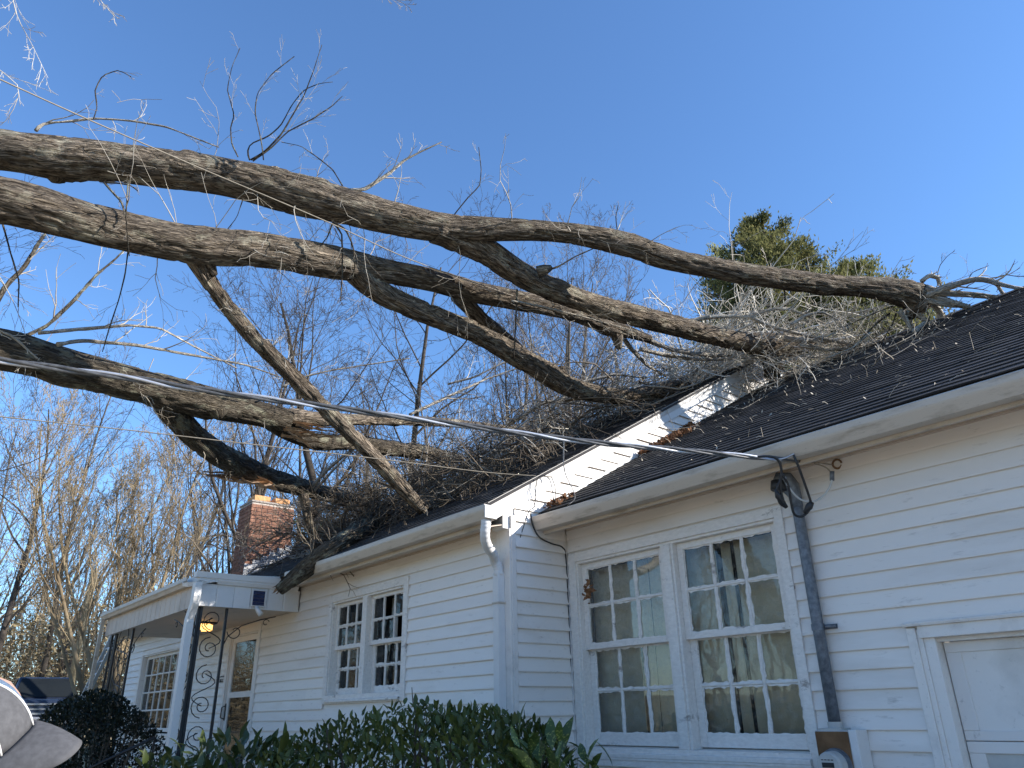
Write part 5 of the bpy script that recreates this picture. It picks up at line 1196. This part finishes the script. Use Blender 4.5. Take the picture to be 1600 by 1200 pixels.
protos = [tree_mesh(1, 17, 0.20, k=(16, 7, 5, 3), crown0=0.25), tree_mesh(2, 16, 0.24, k=(14, 8, 5, 3), crown0=0.18, ang=(0.9, 0.8, 0.8), lf=(0.5, 0.5, 0.5, 0.5)),
          tree_mesh(3, 18, 0.16, k=(18, 6, 5, 3), crown0=0.3, ang=(0.55, 0.6, 0.7), lf=(0.34, 0.5, 0.5, 0.5)), tree_mesh(4, 9, 0.075, k=(13, 8, 6, 3), crown0=0.22, stems=8, ang=(0.5, 0.55, 0.65), lf=(0.42, 0.45, 0.45, 0.5), spread0=0.36, up=0.14),
          tree_mesh(5, 13, 0.21, k=(13, 8, 6, 3), crown0=0.12, ang=(1.15, 0.8, 0.8), lf=(0.75, 0.5, 0.5, 0.5), up=0.04)]
variants = {}
def bare_tree(proto, x, y, d, s, rz, mt_, label, group=None, name='bare_tree', sz=1.0):
    p = at(x, y, d); z = float(ground_z(p[0], p[1])); e = empty(name, (p[0], p[1], z)); e.rotation_euler.z = rz; e.scale = (s, s, s*sz)
    tag(e, label, 'tree', group)
    key = (proto, mt_.name)
    if key not in variants:
        ms = []
        for me in protos[proto]:
            q = me.copy(); q.materials.clear(); q.materials.append(mt_); ms.append(q)
        variants[key] = ms
    for nm, me in zip(('trunk', 'crown'), variants[key]):
        o = bpy.data.objects.new(nm, me); COL.objects.link(o); o.parent = e
    return e
bare_tree(3, 205, 1000, 20, 1.0, 0.4, M_TREET, 'tan many stemmed vase shaped tree rising behind the porch roof')
bare_tree(4, -270, 900, 15, 0.66, 1.2, M_TREED, 'dark spreading tree at the left edge with wide drooping limbs', name='bare_tree')
bare_tree(0, 20, 900, 31, 0.85, 2.0, M_TREED, 'tall bare tree behind the utility pole on the left')
bare_tree(0, 330, 900, 24, 0.85, 0.2, M_TREED, 'bare tree standing just left of the brick chimney')
bare_tree(1, 540, 800, 23, 0.95, 3.1, M_TREED, 'dark branching tree in the gap under the slender crossing branch')
bare_tree(0, 640, 800, 27, 1.0, 5.0, M_TREED, 'bare tree behind the broken limbs in the middle of the roof')
wlab = {-30: 'first from the left of the thin grey woodland trees beyond the roof', 120: 'second from the left of the thin grey woodland trees beyond the roof', 250: 'third from the left of the thin grey woodland trees beyond the roof', 400: 'fourth from the left of the thin grey woodland trees beyond the roof', 470: 'fifth from the left of the thin grey woodland trees beyond the roof', 590: 'sixth from the left of the thin grey woodland trees beyond the roof', 690: 'seventh from the left of the thin grey woodland trees beyond the roof', 720: 'eighth from the left of the thin grey woodland trees beyond the roof', 765: 'ninth from the left of the thin grey woodland trees beyond the roof', 820: 'tenth from the left of the thin grey woodland trees beyond the roof', 850: 'eleventh from the left of the thin grey woodland trees beyond the roof', 870: 'twelfth from the left of the thin grey woodland trees beyond the roof', 905: 'thirteenth from the left of the thin grey woodland trees beyond the roof', 930: 'fourteenth from the left of the thin grey woodland trees beyond the roof', 955: 'fifteenth from the left of the thin grey woodland trees beyond the roof', 1000: 'sixteenth from the left of the thin grey woodland trees beyond the roof', 1050: 'seventeenth from the left of the thin grey woodland trees beyond the roof', 1120: 'eighteenth from the left of the thin grey woodland trees beyond the roof'}
for i, (x, d, s, pz, rz) in enumerate(((400, 33, 0.95, 2, 1), (470, 36, 1.0, 0, 2), (720, 30, 1.0, 2, 3), (765, 33, 1.1, 0, 0.5), (820, 31, 1.05, 2, 1.5), (870, 29, 1.05, 2, 2.5), (905, 34, 1.15, 0, 4.5), (955, 31, 1.0, 2, 5.5), (1000, 36, 1.0, 0, 3.5), (1050, 33, 0.9, 2, 0.9), (690, 38, 1.05, 0, 2.1), (590, 36, 1.0, 2, 4.1), (120, 36, 0.9, 2, 1.1), (-30, 33, 0.8, 0, 3.3), (250, 34, 0.9, 2, 2.7), (850, 40, 1.2, 1, 1.7), (1120, 38, 0.95, 0, 2.2), (930, 27, 0.9, 2, 0.2))):
    bare_tree(pz, x, 800, d, s, rz, M_TREE, wlab[x], 'grey woodland trees beyond the roof')
for i, (x, y, s, pz) in enumerate(((-9, -13, 0.95, 1), (-13, -20, 1.1, 0), (-4, -17, 1.0, 2))):
    e = bare_tree(pz, 800, 600, 5, s, i*1.7, M_TREE, ('bare tree in the yard seen only mirrored in the large window', 'tall bare yard tree mirrored in the panes of the large window', 'slim bare yard tree mirrored in the upper sash panes')[i]); e.location = (x, y, GZ)
# conifers: trunk, boughs and a crown of many small sprays
def conifer(x, ytop, d, H, Rb, n, label, seed, sparse=False):
    g = np.random.default_rng(seed); p = at(x, ytop, d); zt = p[2]; z0 = float(ground_z(p[0], p[1])); H = zt-z0
    e = tag(empty('cedar_tree', (p[0], p[1], z0)), label, 'tree')
    link('trunk', npmesh('trunk', *tubes([(np.array([[(0, 0, H*q) for q in np.linspace(0, 0.98, 8)]]), 0.18*np.linspace(1, 0.1, 8)[None])], 8)), M_TREED, e)
    nb = 420; h = g.random(nb)**0.8; az = g.random(nb)*6.283; S = np.zeros((nb, 3)); S[:, 2] = H*(0.98-0.8*h)
    R0 = Rb*(0.06+0.94*h**0.65)*(0.78+0.3*g.random(nb)); P = [S]; dd = np.stack([np.cos(az), np.sin(az), np.full(nb, 0.55)], 1)
    for j in range(5): P.append(S+dd*(R0*(j+1)/5)[:, None])
    P = np.stack(P, 1); Rr = np.full((nb, 6), 0.03)*np.linspace(1, 0.2, 6)
    k1 = grow(P, Rr, 7, 5, 0.38, 0.5, 0.7, 0.25, 1.0, 0.25, 0.12, g); link('boughs', npmesh('boughs', *tubes([(P, Rr), k1], 3, 0.004)), M_TREED, e)
    Pk_, _ = k1; ii_ = g.integers(0, len(Pk_), n); jj = g.integers(1, 5, n); C = Pk_[ii_, jj]+g.normal(size=(n, 3))*0.07
    a = unit(g.normal(size=(n, 3))*0.5+np.array([0, 0, 0.9])+0.5*unit(C*np.array([1, 1, 0]))); b = unit(np.cross(a, g.normal(size=(n, 3)))); s = (0.055*(0.5+g.random(n)))[:, None]
    V = np.stack([C-a*s*0.4, C+b*s*0.30, C+a*s, C-b*s*0.30], 1).reshape(-1, 3)
    tag(link('foliage', npmesh('foliage', V, np.arange(4*n).reshape(n, 4), None, False), M_CEDAR, e), kind='stuff')
    return e
conifer(1190, 338, 19, 12, 3.1, 170000, 'tall olive green cedar behind the wing ridge at the right', 3)
conifer(1335, 418, 18, 12, 3.4, 130000, 'broad low cedar mass under the topmost limb near the ridge', 9)
conifer(1280, 405, 21, 12, 2.0, 50000, 'smaller cedar whose tip shows just right of the tallest cedar', 4)
conifer(1325, 402, 20, 9, 1.5, 20000, 'thin topped cedar rightmost of the three above the wing roof', 5)
conifer(1115, 372, 20.5, 9, 1.8, 26000, 'narrow cedar tip rising left of the tallest cedar', 6)
iv = tag(empty('ivy_covered_snag', tuple(at(505, 830, 16))), 'stump covered with light green ivy right of the chimney', 'tree'); iv.location.z = GZ
Pv = np.stack([rg.normal(size=3000)*0.28, rg.normal(size=3000)*0.28, rg.uniform(1.0, 5.4, 3000)], 1)
v_ = scatter_leaves('foliage', Pv, 0.06, M_IVY, None); v_.parent = iv
link('trunk', npmesh('trunk', *tubes([(np.array([[(0, 0, q) for q in np.linspace(0, 5, 6)]]), np.full((1, 6), 0.16))], 8)), M_TREED, iv)

# thicket of vines and brush far left, reads as one mass
n = 80000; g = np.random.default_rng(8); xx = -38-g.random(n)*26; yy = g.uniform(-22, 30, n); base = ground_z(xx, yy)
hh = (4.2+3.5*vnoise(np.stack([xx*0.12, yy*0.16, xx*0+2], 1))*2+3.2*vnoise(np.stack([xx*0.5, yy*0.5, xx*0], 1)))
zz = base+g.random(n)**0.8*np.maximum(hh, 0.8)
scatter_leaves('vine_thicket', np.stack([xx, yy, zz], 1), 0.11, M_THICK, 'tan mass of vines and brush behind the truck', g)
nb = 420; S = np.stack([-38-g.random(nb)*22, g.uniform(-22, 30, nb), np.zeros(nb)], 1); S[:, 2] = ground_z(S[:, 0], S[:, 1]); d = unit(g.normal(size=(nb, 3))*0.35+np.array([0, 0, 1])); Pn = [S]
for j in range(6): d = unit(d+g.normal(size=d.shape)*0.15); Pn.append(Pn[-1]+d*(g.uniform(0.5, 1.3, nb))[:, None])
Pn = np.stack(Pn, 1); b0 = (Pn, np.full((nb, 7), 0.020)*np.linspace(1, 0.3, 7)); b1 = grow(*b0, 6, 5, 0.45, 0.5, 0.7, 0.2, 1, 0.1, 0.2, g); b2 = grow(*b1, 4, 4, 0.5, 0.5, 0.7, 0.2, 1, 0.1, 0.2, g)
tag(link('brush', npmesh('brush', *tubes([b0, b1, b2], 3, 0.012)), M_TREET), 'tangled bare brush stems rising out of the vines', kind='stuff')
# dense distant twiggy wood behind the house
n = 700; th = g.uniform(math.radians(55), math.radians(178), n); th = np.where(g.random(n) < 0.35, th+math.radians(170), th); rad = g.uniform(42, 70, n); S = np.stack([rad*np.cos(th), rad*np.sin(th), np.zeros(n)], 1); S[:, 2] = ground_z(S[:, 0], S[:, 1])
H_ = g.uniform(9, 15, n); Pn = [S]; d = np.tile([0, 0, 1.0], (n, 1))
for j in range(8): d = unit(d+g.normal(size=d.shape)*0.08*np.array([1, 1, 0])); Pn.append(Pn[-1]+d*(H_/8)[:, None])
b0 = (np.stack(Pn, 1), np.full((n, 9), 0.13)*np.linspace(1, 0.15, 9)); b1 = grow(*b0, 11, 5, 0.28, 0.4, 0.6, 0.15, 1, 0.1, 0.15, g); b2 = grow(*b1, 5, 4, 0.5, 0.5, 0.6, 0.2, 1, 0.1, 0.15, g)
tag(link('far_woodland', npmesh('far_woodland', *tubes([b0, b1, b2], 3, 0.010)), M_TREE), 'far leafless woodland reading as one grey brown mass', kind='stuff')

# ------------------------------------------------------------------ utility pole, ladder, truck
p = at(112, 1065, 31); q = at(141, 878, 31); z0 = float(ground_z(p[0], p[1]))
M_POLE = plain('weathered_pole', (0.25, 0.20, 0.12), (0.42, 0.35, 0.22), 6, 0.9)
up_ = MB(); up_.tube([(0, 0, 0), (0, 0, 4), (0, 0, q[2]-z0+0.0)], [0.15, 0.14, 0.12], 12); o = up_.build('utility_pole', M_POLE, smooth=True); o.location = (p[0], p[1], z0); tag(o, 'weathered tan wooden utility pole behind the truck and bush', 'pole')
ld = tag(empty('ladder', (0, 0, 0)), 'aluminium extension ladder leaning up behind the left porch post', 'ladder')
la, lb = at(124, 1105, 13.9), at(192, 966, 13.5); la = la+(la-lb)*0.85; ax_ = unit(lb-la); sd_ = np.array([0.2, 0, 0]); nn_ = np.cross(ax_, unit(sd_))
for s_ in (-1, 1):
    m_ = MB(); c_ = la+sd_*s_; e_ = lb+sd_*s_; a_ = unit(sd_)*0.016; b_ = nn_*0.04
    m_.sweep([[c_-a_-b_, c_+a_-b_, c_+a_+b_, c_-a_+b_], [e_-a_-b_, e_+a_-b_, e_+a_+b_, e_-a_+b_]], None); m_.build('rail', M_LADDER, ld)
L_l = np.linalg.norm(lb-la); k = 0.15
while k < L_l: c_ = la+ax_*k; MB().tube([c_-sd_, c_+sd_], 0.017, 8).build('rung', M_LADDER, ld, smooth=True); k += 0.30
# truck, nose towards the yard
tp = at(62, 1100, 24.5); tz = at(60, 1056, 24.5)[2]-1.92
tk = tag(empty('pickup_truck', (tp[0], tp[1], tz)), 'dark navy pickup truck parked beyond the dark bush at the left edge', 'truck'); tk.rotation_euler.z = math.atan2(-tp[1], -tp[0])+0.10
def tpart(nm, mb, mt_, **k_): return mb.build(nm, mt_, tk, **k_)
b = MB(); b.prism([(2.6, 0.55), (2.65, 0.75), (2.62, 1.05), (2.5, 1.16), (1.0, 1.22), (-0.9, 1.22), (-2.9, 1.20), (-2.95, 0.5), (-2.3, 0.42), (2.3, 0.42)], 'y', -0.96, 0.96); tpart('body', b, M_NAVY, bevel=0.05)
c = MB().add([(1.05, -0.93, 1.20), (1.05, 0.93, 1.20), (-1.4, 0.93, 1.20), (-1.4, -0.93, 1.20), (0.30, -0.74, 1.88), (0.30, 0.74, 1.88), (-1.2, 0.74, 1.90), (-1.2, -0.74, 1.90)], [(0, 1, 5, 4), (1, 2, 6, 5), (2, 3, 7, 6), (3, 0, 4, 7), (4, 5, 6, 7), (3, 2, 1, 0)]); tpart('cab', c, M_NAVY, bevel=0.05)
gs, _, gb = mat('car_glass', (0.015, 0.018, 0.02), 0.15); gb.inputs['Specular IOR Level'].default_value = 0.10
wd_ = MB().add([(1.015, -0.82, 1.27), (1.015, 0.82, 1.27), (0.40, 0.68, 1.83), (0.40, -0.68, 1.83), (0.99, -0.82, 1.26), (0.99, 0.82, 1.26), (0.37, 0.68, 1.82), (0.37, -0.68, 1.82)], [(0, 1, 2, 3), (7, 6, 5, 4), (0, 4, 5, 1), (1, 5, 6, 2), (2, 6, 7, 3), (3, 7, 4, 0)]); tpart('windshield', wd_, gs)
for s_ in (-1, 1):
    y_ = 0.945*s_; sw = MB().add([(0.80, 0.925*s_, 1.27), (-1.2, 0.925*s_, 1.27), (-1.1, 0.79*s_, 1.80), (0.30, 0.79*s_, 1.80), (0.80, 0.89*s_, 1.27), (-1.2, 0.89*s_, 1.27), (-1.1, 0.74*s_, 1.80), (0.30, 0.74*s_, 1.80)], [(0, 1, 2, 3), (7, 6, 5, 4), (0, 4, 5, 1), (1, 5, 6, 2), (2, 6, 7, 3), (3, 7, 4, 0)]); tpart('side_window', sw, gs)
    m_ = MB(); m_.box(0.62, 0.74, min(1.02*s_, 1.26*s_), max(1.02*s_, 1.26*s_), 1.22, 1.48); m_.box(0.66, 0.70, min(0.9*s_, 1.02*s_), max(0.9*s_, 1.02*s_), 1.26, 1.30); tpart('side_mirror', m_, M_CHROME, bevel=0.02)
    m_ = MB(); m_.box(2.60, 2.67, min(0.66*s_, 0.93*s_), max(0.66*s_, 0.93*s_), 0.78, 1.02); tpart('headlight', m_, M_RAKE, bevel=0.02)
    for xw in (1.75, -1.85):
        m_ = MB(); m_.tube([(xw, 0.70*s_, 0.40), (xw, 0.965*s_, 0.40)], 0.40, 22); wh = tpart('wheel', m_, M_BLKW)
        MB().tube([(xw, 0.90*s_, 0.40), (xw, 0.975*s_, 0.40)], 0.24, 18).build('rim', M_CHROME, wh)
m_ = MB(); m_.box(2.62, 2.68, -0.64, 0.64, 1.00, 1.05); m_.box(2.62, 2.68, -0.64, 0.64, 0.74, 0.79); m_.box(2.62, 2.665, -0.64, -0.60, 0.79, 1.0); m_.box(2.62, 2.665, 0.60, 0.64, 0.79, 1.0); m_.box(2.62, 2.66, -0.6, 0.6, 0.87, 0.91); tpart('grille', m_, M_CHROME)
m_ = MB(); m_.box(2.55, 2.80, -0.98, 0.98, 0.46, 0.68); tpart('bumper', m_, M_CHROME, bevel=0.04)

# ------------------------------------------------------------------ person in a cap, just below the left corner
fx = unit(np.array([_r[0], _r[1], 0])+np.array([0.10, 0.02, 0])); fy = np.array([-fx[1], fx[0], 0.0])      # facing the house, to the right
HD, ROLL, PIT = 1.2, 0.62, -0.03
hc = at(-70, 1138, HD)                                                       # rim of the cap, centre of the head
per = tag(empty('person', (hc[0], hc[1], GZ)), 'person in a grey cap with mesh back, cut off by the lower left corner', 'person')
PO = np.array([hc[0], hc[1], GZ])
def HW(f, l, u_):
    f2 = f*math.cos(PIT)-u_*math.sin(PIT); u2 = f*math.sin(PIT)+u_*math.cos(PIT)
    l2 = l*math.cos(ROLL)-u2*math.sin(ROLL); u3 = l*math.sin(ROLL)+u2*math.cos(ROLL)
    return fx*f2+fy*l2+np.array([0, 0, u3+hc[2]-GZ])             # local to the person empty; f forward, l left, u above the cap rim
def skin(nm, verts, edges, radii, mt_, root, lvl=2):
    me = bpy.data.meshes.new(nm); me.from_pydata([tuple(v) for v in verts], edges, []); o = link(nm, me, mt_, per)
    sk_ = o.modifiers.new('s', 'SKIN'); me.skin_vertices[0]
    for i, rr in enumerate(radii): me.skin_vertices[0].data[i].radius = (rr, rr) if not hasattr(rr, '__len__') else rr; me.skin_vertices[0].data[i].use_root = i == root
    su = o.modifiers.new('u', 'SUBSURF'); su.levels = lvl; su.render_levels = lvl
    me.polygons.foreach_set('use_smooth', [True]*len(me.polygons)); sk_.use_smooth_shade = True; return o
def add_skinlayer(me):
    if not me.skin_vertices: pass
hz = hc[2]-GZ
def body():
    v = {}; V = []; R_ = []; E = []
    def a(n_, f, l, z, r_, to=None):
        v[n_] = len(V); V.append(fx*f+fy*l+np.array([0, 0, z])); R_.append(r_)
        if to is not None: E.append((v[to], v[n_]))
    a('pelvis', 0, 0, 0.86, 0.15); a('waist', 0.0, 0, 1.0, 0.135, 'pelvis'); a('chest', 0, 0, 1.22, 0.16, 'waist'); a('collar', 0.0, 0, 1.34, 0.10, 'chest'); a('neck', 0.01, 0, 1.41, 0.058, 'collar'); a('skull', 0.02, 0, hz-0.05, 0.075, 'neck')
    for s, n_ in ((1, 'l'), (-1, 'r')):
        a('sh'+n_, 0, 0.17*s, 1.31, 0.075, 'collar'); a('el'+n_, -0.03, 0.24*s, 1.05, 0.05, 'sh'+n_); a('wr'+n_, 0.06, 0.25*s, 0.82, 0.036, 'el'+n_)
        a('hip'+n_, 0, 0.10*s, 0.80, 0.10, 'pelvis'); a('kn'+n_, 0.03, 0.11*s, 0.46, 0.065, 'hip'+n_); a('an'+n_, 0, 0.11*s, 0.09, 0.045, 'kn'+n_); a('toe'+n_, 0.16, 0.12*s, 0.04, 0.035, 'an'+n_)
        a('pa'+n_, 0.08, 0.25*s, 0.76, 0.03, 'wr'+n_)
        for i in range(4): a('f%d%s' % (i, n_), 0.065+i*0.018, 0.25*s+0.002, 0.70+abs(i-1.5)*0.006, 0.009, 'pa'+n_); a('g%d%s' % (i, n_), 0.075+i*0.018, 0.238*s, 0.665+abs(i-1.5)*0.008, 0.008, 'f%d%s' % (i, n_))
        a('t'+n_, 0.125, 0.24*s, 0.735, 0.010, 'pa'+n_); a('u'+n_, 0.135, 0.235*s, 0.705, 0.009, 't'+n_)
    me = bpy.data.meshes.new('body'); me.from_pydata([tuple(x) for x in V], E, []); o = link('body', me, M_CLOTH, per)
    bpy.context.view_layer.objects.active = o; sk_ = o.modifiers.new('s', 'SKIN')
    if not me.skin_vertices:
        with bpy.context.temp_override(object=o, active_object=o): bpy.ops.object.mode_set(mode='OBJECT')
    if me.skin_vertices:
        for i, rr in enumerate(R_): me.skin_vertices[0].data[i].radius = (rr, rr); me.skin_vertices[0].data[i].use_root = (i == 0)
    su = o.modifiers.new('u', 'SUBSURF'); su.levels = 2; su.render_levels = 2; sk_.use_smooth_shade = True
body()
def ellip(nm, c, a, b, cc, mt_, n=24, m=14, zmin=-1.0, zmax=1.0, parent=per, power=1.0):
    V = []; F = []
    for j in range(m+1):
        s = zmin+(zmax-zmin)*j/m; s = max(-1, min(1, s)); rr = math.sqrt(max(0, 1-abs(s)**(2*power)))
        for i in range(n): t_ = 2*math.pi*i/n; V.append(c+fx*a*rr*math.cos(t_)+fy*b*rr*math.sin(t_)+np.array([0, 0, cc*s]))
    for j in range(m):
        for i in range(n): F.append((j*n+i, j*n+(i+1) % n, (j+1)*n+(i+1) % n, (j+1)*n+i))
    return MB().add(V, F).build(nm, mt_, parent, smooth=True)
ellip('head', HW(0, 0, -0.045), 0.096, 0.077, 0.125, M_SKIN)
ns = MB(); ns.add([HW(0.092, 0, -0.04), HW(0.118, 0, -0.082), HW(0.090, 0.014, -0.088), HW(0.090, -0.014, -0.088)], [(0, 2, 1), (0, 1, 3), (1, 2, 3), (0, 3, 2)]); ns.build('nose', M_SKIN, per)
for s in (-1, 1): ellip('ear', HW(-0.005, 0.078*s, -0.06), 0.018, 0.008, 0.03, M_SKIN, 10, 8); ellip('eye', HW(0.083, 0.030*s, -0.045), 0.011, 0.012, 0.009, M_RAKE, 10, 8)
MB().tube([HW(0.092, 0.022, -0.115), HW(0.098, 0, -0.113), HW(0.092, -0.022, -0.115)], 0.004, 6).build('mouth', M_RUST, per)
cap_ = empty('cap', (0, 0, 0), per); tag(cap_, 'grey cap with mesh back')
# crown, front half cloth, back half mesh
def crown(nm, t0, t1, mt_, off=0.0):
    n, m = 22, 12; V = []; F = []
    for j in range(m+1):
        ph = (math.pi/2)*j/m
        for i in range(n+1):
            t_ = t0+(t1-t0)*i/n; rr = math.cos(ph)**0.8; V.append(HW((0.107+off)*rr*math.cos(t_), (0.088+off)*rr*math.sin(t_), (0.100+off)*math.sin(ph)-0.02))
    for j in range(m):
        for i in range(n): F.append((j*(n+1)+i, j*(n+1)+i+1, (j+1)*(n+1)+i+1, (j+1)*(n+1)+i))
    o_ = MB().add(V, F).build(nm, mt_, cap_, smooth=True); s_ = o_.modifiers.new('t', 'SOLIDIFY'); s_.thickness = 0.003; return o_
crown('front_panel', -0.42, 0.42, M_CAPG, 0.001); 
mb_ = crown('mesh_back', 0.42, 2*math.pi-0.42, M_CAPM)
m_ = MB()
for s in (-1, 1): m_.tube([HW(0.109*math.cos(ph)**0.8*math.cos(0.42), s*0.090*math.cos(ph)**0.8*math.sin(0.42), 0.102*math.sin(ph)-0.02) for ph in np.linspace(0, 1.5, 14)], 0.002, 6)
m_.build('seam', M_RAKE, cap_, smooth=True)
n, m = 24, 10; V = []; F = []
for j in range(m+1):
    for i in range(n+1):
        t_ = -1.25+2.5*i/n; q = j/m; ro = 0.107*math.cos(t_); lo = 0.088*math.sin(t_)
        fo = ro+q*0.088*(1-(abs(t_)/1.25)**3.2); l_ = lo*(1-0.30*q*q); V.append(HW(fo, l_, -0.018-0.030*(abs(l_)/0.088)**1.7-0.022*q*q))
for j in range(m):
    for i in range(n): F.append((j*(n+1)+i, j*(n+1)+i+1, (j+1)*(n+1)+i+1, (j+1)*(n+1)+i))
o_ = MB().add(V, F).build('brim', M_CAPG, cap_, smooth=True); s_ = o_.modifiers.new('t', 'SOLIDIFY'); s_.thickness = 0.004
